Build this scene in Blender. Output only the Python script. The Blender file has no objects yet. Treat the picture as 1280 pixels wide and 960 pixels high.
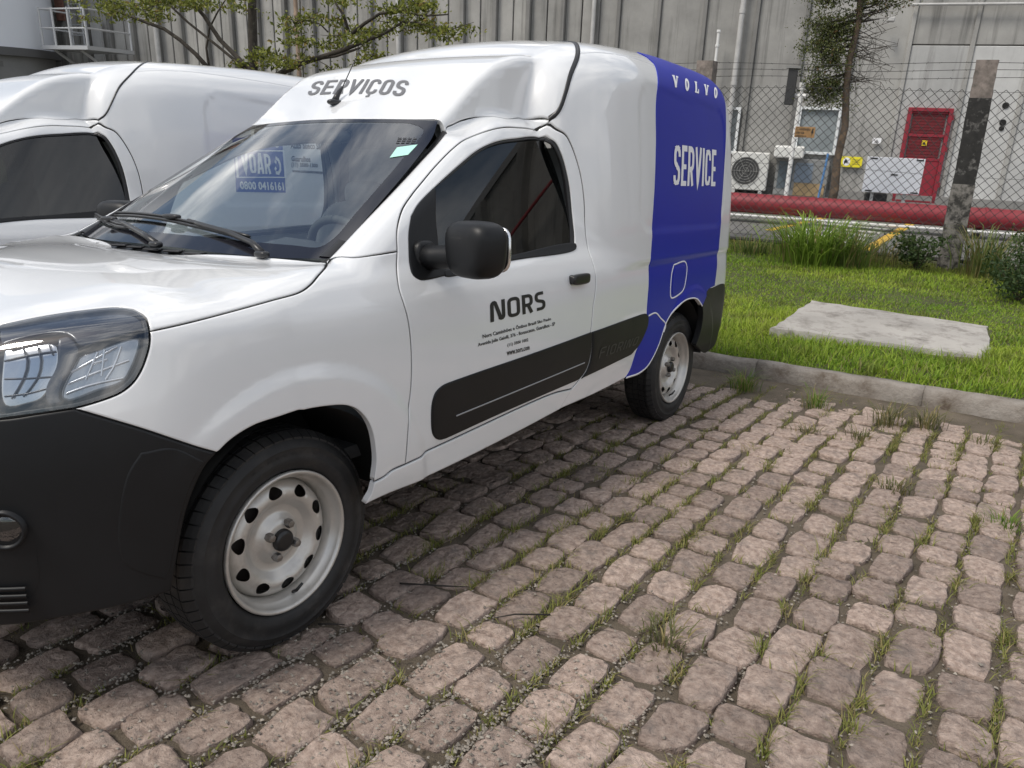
import bpy, bmesh, math, random
import numpy as np
from mathutils import Vector, Matrix
from mathutils.geometry import delaunay_2d_cdt
random.seed(7); rng=np.random.default_rng(7)
S=bpy.context.scene; COL=S.collection
# ------------------------------------------------------------------ frames
# The lot slopes: PM carries the lot frame (z=0 cobbles, van axis = x, camera side = +y) into the level world frame.
UPV=np.array([0.06684515,0.05430703,0.99628433]); PIV=np.array([-4.05,.8,0])
_a=np.cross(UPV,[0,0,1.]); _s=np.linalg.norm(_a); _k=_a/_s
_K=np.array([[0,-_k[2],_k[1]],[_k[2],0,-_k[0]],[-_k[1],_k[0],0]])
PR=np.eye(3)+_s*_K+(1-UPV[2])*_K@_K; PT=PIV-PR@PIV
PM=Matrix([list(PR[i])+[PT[i]] for i in range(3)]+[[0,0,0,1]])
# ------------------------------------------------------------------ camera (fitted to the wheels of the near van)
cx,cy,cz,yaw,pitch,roll,fpx=1.25122, 2.28019, 1.23493, 3.73489, 0.24774, 0.0286, 966.729
d=np.array([math.cos(yaw)*math.cos(pitch),math.sin(yaw)*math.cos(pitch),-math.sin(pitch)])
r=np.array([math.sin(yaw),-math.cos(yaw),0.]); u=np.cross(r,d)
r2=math.cos(roll)*r+math.sin(roll)*u; u2=-math.sin(roll)*r+math.cos(roll)*u
cam=bpy.data.cameras.new('camera'); co=bpy.data.objects.new('camera',cam); COL.objects.link(co)
cam.sensor_width=36; cam.lens=fpx/1280*36; cam.clip_start=.05; cam.clip_end=2000
co.matrix_world=PM@Matrix([[r2[0],u2[0],-d[0],cx],[r2[1],u2[1],-d[1],cy],[r2[2],u2[2],-d[2],cz],[0,0,0,1]])
S.camera=co
# ------------------------------------------------------------------ sky, sun, exposure
SUN_EL,SUN_AZ=math.radians(56),math.radians(-22)      # azimuth measured from +x towards +y
W=bpy.data.worlds.new('World'); S.world=W; W.use_nodes=True
nt=W.node_tree; nt.nodes.clear()
def wn(t,**k):
    n=nt.nodes.new(t)
    for a,b in k.items(): setattr(n,a,b)
    return n
sky=wn('ShaderNodeTexSky',sky_type='NISHITA',sun_disc=False,sun_elevation=SUN_EL,sun_rotation=math.pi/2-SUN_AZ,air_density=1.2,dust_density=2.5,ozone_density=1.0)
tc=wn('ShaderNodeTexCoord'); mp=wn('ShaderNodeMapping'); mp.inputs['Scale'].default_value=(1.7,2.1,2.6)
no=wn('ShaderNodeTexNoise'); no.inputs['Scale'].default_value=1.7; no.inputs['Detail'].default_value=8; no.inputs['Roughness'].default_value=.58; no.inputs['Distortion'].default_value=.5
rp=wn('ShaderNodeValToRGB'); rp.color_ramp.elements[0].position=.40; rp.color_ramp.elements[1].position=.60
n2=wn('ShaderNodeTexNoise'); n2.inputs['Scale'].default_value=3.1; n2.inputs['Detail'].default_value=6
r2n=wn('ShaderNodeValToRGB'); r2n.color_ramp.elements[0].color=(6.6,7.1,8.0,1); r2n.color_ramp.elements[1].color=(18,17.6,17.0,1); r2n.color_ramp.elements[0].position=.35; r2n.color_ramp.elements[1].position=.68
mx=wn('ShaderNodeMixRGB'); bg=wn('ShaderNodeBackground'); out=wn('ShaderNodeOutputWorld'); bg.inputs['Strength'].default_value=.10
L=nt.links.new
L(tc.outputs['Generated'],mp.inputs['Vector']); L(mp.outputs['Vector'],no.inputs['Vector']); L(mp.outputs['Vector'],n2.inputs['Vector'])
L(no.outputs['Fac'],rp.inputs['Fac']); L(n2.outputs['Fac'],r2n.inputs['Fac'])
L(rp.outputs['Color'],mx.inputs['Fac']); L(sky.outputs['Color'],mx.inputs[1]); L(r2n.outputs['Color'],mx.inputs[2]); L(mx.outputs['Color'],bg.inputs['Color']); L(bg.outputs['Background'],out.inputs['Surface'])
sl=bpy.data.lights.new('sun','SUN'); sl.energy=2.25; sl.angle=math.radians(16); sl.color=(1,.95,.875)
so=bpy.data.objects.new('sun',sl); COL.objects.link(so)
sd=Vector((math.cos(SUN_EL)*math.cos(SUN_AZ),math.cos(SUN_EL)*math.sin(SUN_AZ),math.sin(SUN_EL)))
so.rotation_euler=sd.to_track_quat('Z','Y').to_euler()
S.view_settings.view_transform='Standard'; S.view_settings.look='None'; S.view_settings.gamma=1; S.view_settings.exposure=0.12
S.cycles.max_bounces=8; S.cycles.transparent_max_bounces=16
# ------------------------------------------------------------------ helpers
def tag(o,label=None,cat=None,group=None,kind=None):
    if label: o['label']=label
    if cat: o['category']=cat
    if group: o['group']=group
    if kind: o['kind']=kind
    return o
def empty(name,parent=None,loc=(0,0,0)):
    o=bpy.data.objects.new(name,None); COL.objects.link(o); o.location=loc; o.empty_display_size=.1
    if parent: o.parent=parent
    return o
def link(name,me,mat=None,parent=None,M=None):
    o=bpy.data.objects.new(name,me); COL.objects.link(o)
    if mat is not None and not me.materials: me.materials.append(mat)
    if parent is not None: o.parent=parent
    if M is not None: o.matrix_world=M
    return o
def npmesh(name,V,Fc,smooth=True,normals=None,cols=None):
    """V (n,3), Fc list of tuples or an (m,k) array"""
    me=bpy.data.meshes.new(name); V=np.ascontiguousarray(V,dtype=np.float32)
    if isinstance(Fc,np.ndarray):
        m,k=Fc.shape; me.vertices.add(len(V)); me.vertices.foreach_set('co',V.ravel())
        me.loops.add(m*k); me.loops.foreach_set('vertex_index',np.ascontiguousarray(Fc,dtype=np.int32).ravel())
        me.polygons.add(m); me.polygons.foreach_set('loop_start',np.arange(0,m*k,k,dtype=np.int32)); me.polygons.foreach_set('loop_total',np.full(m,k,dtype=np.int32))
        me.update(calc_edges=True)
    else:
        me.from_pydata([tuple(map(float,v)) for v in V],[],[tuple(int(i) for i in f) for f in Fc])
    me.polygons.foreach_set('use_smooth',np.full(len(me.polygons),smooth))
    if normals is not None: me.normals_split_custom_set_from_vertices([tuple(map(float,n)) for n in normals])
    if cols is not None:
        a=me.color_attributes.new('tint','FLOAT_COLOR','POINT'); c=np.ones((len(V),4),np.float32); c[:,:3]=cols if np.ndim(cols)==2 else np.asarray(cols)[:,None]; a.data.foreach_set('color',c.ravel())
    return me
class MB:
    """collects boxes, tubes, lathes, prisms into one mesh"""
    def __init__(s): s.v=[]; s.f=[]
    def add(s,V,Fc):
        o=len(s.v); s.v.extend([tuple(map(float,p)) for p in V]); s.f.extend([tuple(i+o for i in f) for f in Fc]); return s
    def box(s,c,size,M=None,bev=0.0):
        hx,hy,hz=[a/2 for a in size]
        if bev>0:
            b=min(bev,hx*.9,hy*.9,hz*.9); V=[];F_=[]
            # chamfered box: 24 verts
            idx={}
            for sx in (-1,1):
                for sy in (-1,1):
                    for sz in (-1,1):
                        for ax in range(3):
                            p=[sx*(hx-b),sy*(hy-b),sz*(hz-b)]; p[ax]=(sx*hx,sy*hy,sz*hz)[ax]; idx[(sx,sy,sz,ax)]=len(V); V.append(p)
            for ax in range(3):
                o1,o2=[a for a in range(3) if a!=ax]
                for sg in (-1,1):
                    q=[]
                    for a,b_ in ((-1,-1),(1,-1),(1,1),(-1,1)):
                        k=[0,0,0]; k[ax]=sg; k[o1]=a; k[o2]=b_; q.append(idx[(*k,ax)])
                    F_.append(q)
                for a in (-1,1):
                    for b_ in (-1,1):
                        k0=[0,0,0];k1=[0,0,0]; k0[ax]=-1;k1[ax]=1; k0[o1]=k1[o1]=a; k0[o2]=k1[o2]=b_
                        F_.append([idx[(*k0,o1)],idx[(*k1,o1)],idx[(*k1,o2)],idx[(*k0,o2)]])
            for sx in (-1,1):
                for sy in (-1,1):
                    for sz in (-1,1): F_.append([idx[(sx,sy,sz,a)] for a in range(3)])
        else:
            V=[(x,y,z) for x in (-hx,hx) for y in (-hy,hy) for z in (-hz,hz)]
            F_=[(0,1,3,2),(4,6,7,5),(0,4,5,1),(2,3,7,6),(0,2,6,4),(1,5,7,3)]
        c=Vector(c); V=[(M@Vector(p) if M else Vector(p))+c for p in V]
        return s.add(V,F_)
    def tube(s,pts,rad,seg=8,caps=True):
        pts=[Vector(p) for p in pts]; n=len(pts); rad=rad if hasattr(rad,'__len__') else [rad]*n; V=[];F_=[]
        prev=None
        for i,p in enumerate(pts):
            t=(pts[min(i+1,n-1)]-pts[max(i-1,0)]).normalized()
            if prev is None: a=t.orthogonal().normalized()
            else: a=(prev-t*prev.dot(t)); a=a.normalized() if a.length>1e-6 else t.orthogonal().normalized()
            prev=a; b=t.cross(a)
            for k in range(seg):
                q=2*math.pi*k/seg; V.append(p+(a*math.cos(q)+b*math.sin(q))*rad[i])
        for i in range(n-1):
            for k in range(seg): F_.append((i*seg+k,i*seg+(k+1)%seg,(i+1)*seg+(k+1)%seg,(i+1)*seg+k))
        if caps: F_.append(tuple(range(seg))[::-1]); F_.append(tuple((n-1)*seg+k for k in range(seg)))
        return s.add(V,F_)
    def build(s,name,mat,parent=None,smooth=False,M=None,angle=None):
        me=npmesh(name,np.array(s.v,dtype=float),s.f,smooth)
        bm=bmesh.new(); bm.from_mesh(me); bmesh.ops.recalc_face_normals(bm,faces=bm.faces); bm.to_mesh(me); bm.free()
        if angle is not None:
            me.polygons.foreach_set('use_smooth',np.ones(len(me.polygons),bool)); me.set_sharp_from_angle(angle=math.radians(angle))
        return link(name,me,mat,parent,M)
def lathe(prof,seg=64,a0=0,a1=2*math.pi):
    """profile [(radius, y)] about the y axis -> V,F ; angle in the xz plane"""
    full=abs(a1-a0-2*math.pi)<1e-6; n=seg if full else seg+1; V=[];F_=[]
    for k in range(n):
        q=a0+(a1-a0)*k/seg
        for (rr,y) in prof: V.append((rr*math.cos(q),y,rr*math.sin(q)))
    m=len(prof)
    for k in range(seg):
        k2=(k+1)%n
        for i in range(m-1): F_.append((k*m+i,k*m+i+1,k2*m+i+1,k2*m+i))
    return V,F_
# ------------------------------------------------------------------ materials
MATS={}
def mat(name,base=(.8,.8,.8),rough=.5,metal=0.,coat=0.,spec=.5,var=0.,vscale=6.,bump=0.,bscale=60.,bdist=.002,base2=None,tint=False,objvar=0.,coord='Object',detail=6,rvar=0.,sss=0.,dirt=None,bump2=None):
    if name in MATS: return MATS[name]
    m=bpy.data.materials.new(name); m.use_nodes=True; t=m.node_tree; b=t.nodes['Principled BSDF']; Lk=t.links.new
    b.inputs['Roughness'].default_value=rough; b.inputs['Metallic'].default_value=metal; b.inputs['Coat Weight'].default_value=coat; b.inputs['Coat Roughness'].default_value=.03
    b.inputs['Specular IOR Level'].default_value=spec
    if coord=='World': src=t.nodes.new('ShaderNodeNewGeometry').outputs['Position']
    else: src=t.nodes.new('ShaderNodeTexCoord').outputs[coord]
    col=None
    if var>0 or base2:
        n=t.nodes.new('ShaderNodeTexNoise'); n.inputs['Scale'].default_value=vscale; n.inputs['Detail'].default_value=detail; n.inputs['Roughness'].default_value=.6; Lk(src,n.inputs['Vector'])
        rmp=t.nodes.new('ShaderNodeValToRGB'); rmp.color_ramp.elements[0].position=.3; rmp.color_ramp.elements[1].position=.7
        b2=base2 or tuple(min(1,c*(1+var)) for c in base); b1=base if base2 else tuple(c*(1-var) for c in base)
        rmp.color_ramp.elements[0].color=(*b1,1); rmp.color_ramp.elements[1].color=(*b2,1); Lk(n.outputs['Fac'],rmp.inputs['Fac']); col=rmp.outputs['Color']
    if tint:
        a=t.nodes.new('ShaderNodeVertexColor'); a.layer_name='tint'; mu=t.nodes.new('ShaderNodeMixRGB'); mu.blend_type='MULTIPLY'; mu.inputs['Fac'].default_value=1
        if col is not None: Lk(col,mu.inputs[1])
        else: mu.inputs[1].default_value=(*base,1)
        Lk(a.outputs['Color'],mu.inputs[2]); col=mu.outputs['Color']
    if objvar>0:
        oi=t.nodes.new('ShaderNodeObjectInfo'); hs=t.nodes.new('ShaderNodeHueSaturation'); mr=t.nodes.new('ShaderNodeMapRange'); mr.inputs['To Min'].default_value=1-objvar; mr.inputs['To Max'].default_value=1+objvar
        Lk(oi.outputs['Random'],mr.inputs['Value']); Lk(mr.outputs['Result'],hs.inputs['Value'])
        if col is not None: Lk(col,hs.inputs['Color'])
        else: hs.inputs['Color'].default_value=(*base,1)
        col=hs.outputs['Color']
    if dirt:
        dc,ds,lo,hi=dirt
        n=t.nodes.new('ShaderNodeTexNoise'); n.inputs['Scale'].default_value=ds; n.inputs['Detail'].default_value=10; n.inputs['Roughness'].default_value=.7; Lk(src,n.inputs['Vector'])
        mr=t.nodes.new('ShaderNodeMapRange'); mr.inputs['From Min'].default_value=lo; mr.inputs['From Max'].default_value=hi; Lk(n.outputs['Fac'],mr.inputs['Value'])
        mu=t.nodes.new('ShaderNodeMixRGB'); Lk(mr.outputs['Result'],mu.inputs['Fac']); mu.inputs[2].default_value=(*dc,1)
        if col is not None: Lk(col,mu.inputs[1])
        else: mu.inputs[1].default_value=(*base,1)
        col=mu.outputs['Color']
    if col is not None: Lk(col,b.inputs['Base Color'])
    else: b.inputs['Base Color'].default_value=(*base,1)
    if rvar>0:
        n=t.nodes.new('ShaderNodeTexNoise'); n.inputs['Scale'].default_value=9; n.inputs['Detail'].default_value=5; Lk(src,n.inputs['Vector'])
        mr=t.nodes.new('ShaderNodeMapRange'); mr.inputs['To Min'].default_value=max(0,rough-rvar); mr.inputs['To Max'].default_value=min(1,rough+rvar); Lk(n.outputs['Fac'],mr.inputs['Value']); Lk(mr.outputs['Result'],b.inputs['Roughness'])
    if bump>0:
        n=t.nodes.new('ShaderNodeTexNoise'); n.inputs['Scale'].default_value=bscale; n.inputs['Detail'].default_value=8; n.inputs['Roughness'].default_value=.65; Lk(src,n.inputs['Vector'])
        bp=t.nodes.new('ShaderNodeBump'); bp.inputs['Strength'].default_value=bump; bp.inputs['Distance'].default_value=bdist; Lk(n.outputs['Fac'],bp.inputs['Height']); Lk(bp.outputs['Normal'],b.inputs['Normal'])
        if bump2:
            n3=t.nodes.new('ShaderNodeTexNoise'); n3.inputs['Scale'].default_value=bump2[0]; n3.inputs['Detail'].default_value=4; n3.inputs['Distortion'].default_value=.8; Lk(src,n3.inputs['Vector'])
            b3=t.nodes.new('ShaderNodeBump'); b3.inputs['Strength'].default_value=1.; b3.inputs['Distance'].default_value=bump2[1]; Lk(n3.outputs['Fac'],b3.inputs['Height']); Lk(b3.outputs['Normal'],bp.inputs['Normal'])
    MATS[name]=m; return m
def glass(name,tintc,rough=.0,ior=1.5):
    if name in MATS: return MATS[name]
    m=bpy.data.materials.new(name); m.use_nodes=True; t=m.node_tree; t.nodes.clear(); Lk=t.links.new
    o=t.nodes.new('ShaderNodeOutputMaterial'); mxs=t.nodes.new('ShaderNodeMixShader'); tr=t.nodes.new('ShaderNodeBsdfTransparent'); gl=t.nodes.new('ShaderNodeBsdfGlossy'); lw=t.nodes.new('ShaderNodeLayerWeight'); pw=t.nodes.new('ShaderNodeMath'); pw.operation='POWER'; pw.inputs[1].default_value=5; fr=t.nodes.new('ShaderNodeMapRange'); f0=2*((ior-1)/(ior+1))**2; fr.inputs['To Min'].default_value=f0; fr.inputs['To Max'].default_value=1.0; Lk(lw.outputs['Facing'],pw.inputs[0]); Lk(pw.outputs['Value'],fr.inputs['Value'])
    tr.inputs['Color'].default_value=(*tintc,1); gl.inputs['Roughness'].default_value=rough; gl.inputs['Color'].default_value=(1,1,1,1)
    Lk(fr.outputs['Result'],mxs.inputs['Fac']); Lk(tr.outputs['BSDF'],mxs.inputs[1]); Lk(gl.outputs['BSDF'],mxs.inputs[2]); Lk(mxs.outputs['Shader'],o.inputs['Surface'])
    MATS[name]=m; return m
WHITE=mat('white_paint',(.71,.72,.725),.32,coat=1.0,var=.012,vscale=3)
BLUE=mat('blue_vinyl',(.004,.014,.32),.36,spec=.28,var=.04,vscale=3)
PLAST=mat('black_textured_plastic',(.0065,.007,.008),.44,spec=.32,bump=.25,bscale=900,bdist=.0006,rvar=.06,var=.15,vscale=7)
PLASTS=mat('black_smooth_plastic',(.012,.012,.013),.33)
RUBBER=mat('rubber',(.012,.012,.0125),.62,var=.35,vscale=14,bump=.3,bscale=160,bdist=.001,dirt=((.07,.062,.055),9,.5,1.0))
STEEL=mat('silver_steel_wheel',(.55,.53,.495),.37,metal=.55,var=.07,vscale=18,rvar=.1,dirt=((.27,.22,.17),8,.50,.98))
DARK=mat('dark_cavity',(.008,.008,.008),.8)
INTER=mat('interior_trim',(.07,.073,.076),.7,var=.1,vscale=20)
INTERL=mat('interior_grey',(.20,.205,.21),.8,var=.1,vscale=20)
BLACKV=mat('black_lettering',(.01,.01,.011),.4)
GREYV=mat('grey_lettering',(.13,.13,.135),.42)
WHITEV=mat('white_lettering',(.85,.85,.86),.4)
CHROME=mat('bright_metal',(.75,.75,.75),.16,metal=1.)
WS=glass('windshield_glass',(.84,.90,.88),ior=1.95); SG=glass('darkened_side_glass',(.06,.07,.07),ior=1.42); SGR=glass('clear_side_glass',(.80,.85,.83)); LENS=glass('headlight_lens',(.86,.88,.90),ior=1.62)  # left pane darkened in colour to stand for the dim cabin behind
# ---------------------------------------------------------------- van body as one implicit surface (metres, x forward, y to the van's left, front axle at x=0)
def interp(pts, x):
    px=np.array([p[0] for p in pts],float); py=np.array([p[1] for p in pts],float)
    if px[0]>px[-1]: px=px[::-1]; py=py[::-1]
    h=np.diff(px); d=np.diff(py)/h
    m=np.zeros(len(px)); m[0]=d[0]; m[-1]=d[-1]
    for i in range(1,len(px)-1):
        if d[i-1]*d[i]>0:
            w1=2*h[i]+h[i-1]; w2=h[i]+2*h[i-1]; m[i]=(w1+w2)/(w1/d[i-1]+w2/d[i])
    x=np.asarray(x,float); xc=np.clip(x,px[0],px[-1]); i=np.clip(np.searchsorted(px,xc)-1,0,len(h)-1)
    t=(xc-px[i])/h[i]; t2=t*t; t3=t2*t
    r=(2*t3-3*t2+1)*py[i]+(t3-2*t2+t)*h[i]*m[i]+(-2*t3+3*t2)*py[i+1]+(t3-t2)*h[i]*m[i+1]
    return r+np.where(x<px[0],(x-px[0])*m[0],0)+np.where(x>px[-1],(x-px[-1])*m[-1],0)
def sstep(a,b,x):
    t=np.clip((x-a)/(b-a),0,1); return t*t*(3-2*t)
def smax(a,b,k):
    h=np.maximum(k-np.abs(a-b),0)/k
    return np.maximum(a,b)+h*h*k*.25
def smin(a,b,k): return -smax(-a,-b,k)
YT=[(-3.6,.715),(-3.2,.730),(-2.7,.754),(-2.0,.787),(-1.5,.808),(-.4,.815),(0,.815),(.3,.812)]
DZ=[(.15,-.09),(.25,-.05),(.34,-.022),(.42,-.012),(.5,-.004),(.65,0),(.8,-.004),(.9,-.014),(.96,-.036),(1.02,-.070),(1.1,-.100),(1.2,-.130),(1.3,-.160),(1.38,-.186),(1.44,-.212),(1.5,-.25)]
DBOX=[(.8,-.004),(1.0,-.006),(1.2,-.012),(1.4,-.025),(1.6,-.048),(1.7,-.066),(1.8,-.095),(1.9,-.13)]
PH=[(-.2,1.012),(-.1,1.017),(0,1.020),(.2,1.012),(.4,.985),(.55,.948),(.65,.90),(.75,.80)]
PF=[(-.70,1.378),(-.83,1.455),(-.9,1.499),(-1.02,1.580),(-1.12,1.648),(-1.2,1.697),(-1.3,1.732),(-1.4,1.750),(-1.55,1.757),(-1.7,1.757)]
PBOX=[(-1.25,1.36),(-1.31,1.45),(-1.345,1.57),(-1.39,1.66),(-1.44,1.745),(-1.52,1.805),(-1.65,1.848),(-1.82,1.876),(-2.1,1.900),(-2.6,1.925),(-3.1,1.93),(-3.5,1.915)]
FLARE=[(-1.24,.28),(-1.32,.265),(-1.365,.21),(-1.39,.15),(-1.42,.118),(-1.48,.095),(-1.55,.075),(-1.65,.048),(-1.8,.020),(-2.05,0),(-2.5,0)]
AF=[(.15,.70),(.22,.75),(.35,.79),(.6,.80),(.75,.785),(.9,.73),(1.0,.66)]
XR=[(.2,3.46),(.5,3.52),(1.0,3.53),(1.5,3.49),(1.75,3.45),(1.9,3.37)]
def rbox(x,z,cx,cz,hx,hz,r):
    qx=np.abs(x-cx)-hx+r; qz=np.abs(z-cz)-hz+r
    return np.hypot(np.maximum(qx,0),np.maximum(qz,0))+np.minimum(np.maximum(qx,qz),0)-r
def F(P, detail=True):
    P=np.asarray(P,float); x=P[...,0]; y=np.abs(P[...,1]); z=P[...,2]
    yt=interp(YT,x)
    ya=yt+interp(DZ,z)
    rear=-x-interp(XR,z)+.09*(y/.7)**2
    if detail:
        r=np.hypot(x-.0,(z-.30)*1.0)
        fl=.011*(1-sstep(.455,.50,r))*np.where(x>0,1,sstep(.28,.42,z))
        ya=ya+fl*(x>-.6)
        r2=np.hypot(x+2.717,z-.30)
        ya=ya+.010*(1-sstep(.43,.47,r2))*(x<-2)*sstep(.28,.42,z)
        # shoulder crease low on the door and sill step
        ya=ya-.010*(1-sstep(.425,.445,z+.05*sstep(-.55,-.2,x)))*sstep(-.2,-.3,x)*0
    zw=.985+(-.05-x)*.587-y*y*np.clip(.13+.102*((-x-.234)/.642),.1,.25)
    g=sstep(-.22,.16,x)
    zh=interp(PH,x)-.050*g*(y/.75)**3+.014*(1-g)*(y/.73)**4
    zr=1.455+.072*sstep(-.9,-1.2,x)-(.16-.06*sstep(-.9,-1.2,x))*y*y
    za=smin(smax(zh,zw,.02),zr,.02)
    fa=smax(y-ya,z-za,.055)
    xx=np.maximum(x,0); a=np.maximum(interp(AF,z),.4); b=.832-.02*sstep(.65,.95,z)
    nose=((xx/a)**2.6+(y/b)**2.6)
    nose=(np.maximum(nose,1e-6)**(1/2.6)-1)*.62
    fa=smax(fa,np.where(x>0.02,nose,-1),.03)
    fa=smax(fa,rear,.16)
    # fairing over the cab
    yf=.515+.02*sstep(-1.0,-1.35,x)
    ff=smax((y-yf)*.95,(z-interp(PF,x)+(.16-.09*sstep(-.88,-1.1,x))*y*y)*.86,.035)
    ff=smax(ff,-x-1.75,.02); ff=smax(ff,x+.5,.02)
    # cargo box
    yb=yt+interp(DBOX,z)-interp(FLARE,x)
    if detail:
        sd=rbox(x,z,-2.56,1.375,.61,.315,.13)
        yb=yb-.005*(1-sstep(-.022,.018,sd))
    zb=interp(PBOX,x)-.13*y*y
    fb=smax((y-yb)*.96,(z-zb)*.93,.15)
    fb=smax(fb,rear,.16)
    fb=smax(fb,.92-z,.02)
    return smin(smin(fa,ff,.02),fb,.03)
def grad(P,h=.002):
    P=np.asarray(P,float); g=np.zeros_like(P)
    for i in range(3):
        e=np.zeros(3); e[i]=h
        g[...,i]=F(P+e)-F(P-e)
    return g/np.maximum(np.linalg.norm(g,axis=-1,keepdims=True),1e-9)
def march(o,d,t0,t1,off=0.,n=44):
    # first crossing of F=off along o+t d going from t0 (outside) to t1
    o=np.asarray(o,float); d=np.asarray(d,float); o,d=np.broadcast_arrays(o,d)
    N=o.shape[0]; ts=np.linspace(t0,t1,n)
    lo=np.full(N,np.nan); hi=np.full(N,np.nan); prev=F(o+d*t0)-off
    best=np.full(N,1e9); bt=np.full(N,t0,float)
    done=np.zeros(N,bool)
    for i in range(1,n):
        v=F(o+d*ts[i])-off
        hit=(~done)&(v<=0)
        lo[hit]=ts[i-1]; hi[hit]=ts[i]; done|=hit
        b=(~done)&(v<best); best[b]=v[b]; bt[b]=ts[i]
    lo=np.where(done,lo,bt); hi=np.where(done,hi,bt)
    for _ in range(16):
        m=(lo+hi)/2; v=F(o+d*m[:,None])-off
        ins=v<=0; hi=np.where(ins,m,hi); lo=np.where(ins,lo,m)
    return o+d*((lo+hi)/2)[:,None], done
# ---- parametrisations: (u,v) -> point on the body
ZC=.80
PD=np.array([.45,.72,.53]); PD=PD/np.linalg.norm(PD); PE1=np.cross([0,0,1.],PD); PE1/=np.linalg.norm(PE1); PE2=np.cross(PD,PE1); PO=np.array([.45,.65,.85])
def to3d(kind,uv,off=0.):
    uv=np.asarray(uv,float); u=uv[:,0]; v=uv[:,1]; z0=np.zeros_like(u)
    if kind=='polar':
        th=v/.8; o=np.stack([u,z0,z0+ZC],-1); d=np.stack([z0,np.cos(th),np.sin(th)],-1)
        return march(o,d,1.75,.05,off)[0]
    if kind=='top':
        o=np.stack([u,v,z0],-1); d=np.stack([z0,z0,z0+1],-1); return march(o,d,2.1,.3,off)[0]
    if kind=='nose':
        ph=u/.8; o=np.stack([z0-.1,z0,v],-1); d=np.stack([np.cos(ph),np.sin(ph),z0],-1); return march(o,d,1.3,.05,off)[0]
    if kind=='par':
        o=PO+u[:,None]*PE1+v[:,None]*PE2; return march(o,np.broadcast_to(PD,o.shape),.5,-.5,off)[0]
    if kind=='glass': return np.stack([u,v,glass_z(u,v)+off*1.15],-1)
    if kind=='rear':
        o=np.stack([z0,u,v],-1); d=np.stack([z0-1,z0,z0],-1); return march(o,d,3.8,2.4,off)[0]
_GC=None
def glass_basis(x,y): return np.stack([np.ones_like(x),x,x*x,y*y,x*y*y,y**4],-1)
def glass_z(x,y):
    # the windscreen as one smooth sheet fitted to the body surface
    global _GC
    if _GC is None:
        gx,gy=np.meshgrid(np.linspace(-.82,-.22,13),np.linspace(-.56,.56,15)); m=np.abs(gy)<.66-.20*(-gx-.24)/.65-.04; q=np.stack([gx[m],gy[m]],-1)
        P=to3d('top',q); _GC=np.linalg.lstsq(glass_basis(q[:,0],q[:,1]),P[:,2],rcond=None)[0]
    return glass_basis(np.asarray(x,float),np.asarray(y,float))@_GC
def glass_n(x,y):
    e=1e-3; n=np.stack([-(glass_z(x+e,y)-glass_z(x-e,y))/(2*e),-(glass_z(x,y+e)-glass_z(x,y-e))/(2*e),np.ones_like(x)],-1); return n/np.linalg.norm(n,axis=1,keepdims=True)
def touv(kind,P):
    P=np.asarray(P,float)
    if kind=='polar': return np.stack([P[:,0],np.arctan2(P[:,2]-ZC,P[:,1])*.8],-1)
    if kind=='top': return P[:,:2].copy()
    if kind=='nose': return np.stack([np.arctan2(P[:,1],P[:,0]+.1)*.8,P[:,2]],-1)
    if kind=='par': return np.stack([(P-PO)@PE1,(P-PO)@PE2],-1)
    if kind=='rear': return P[:,1:].copy()
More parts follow.
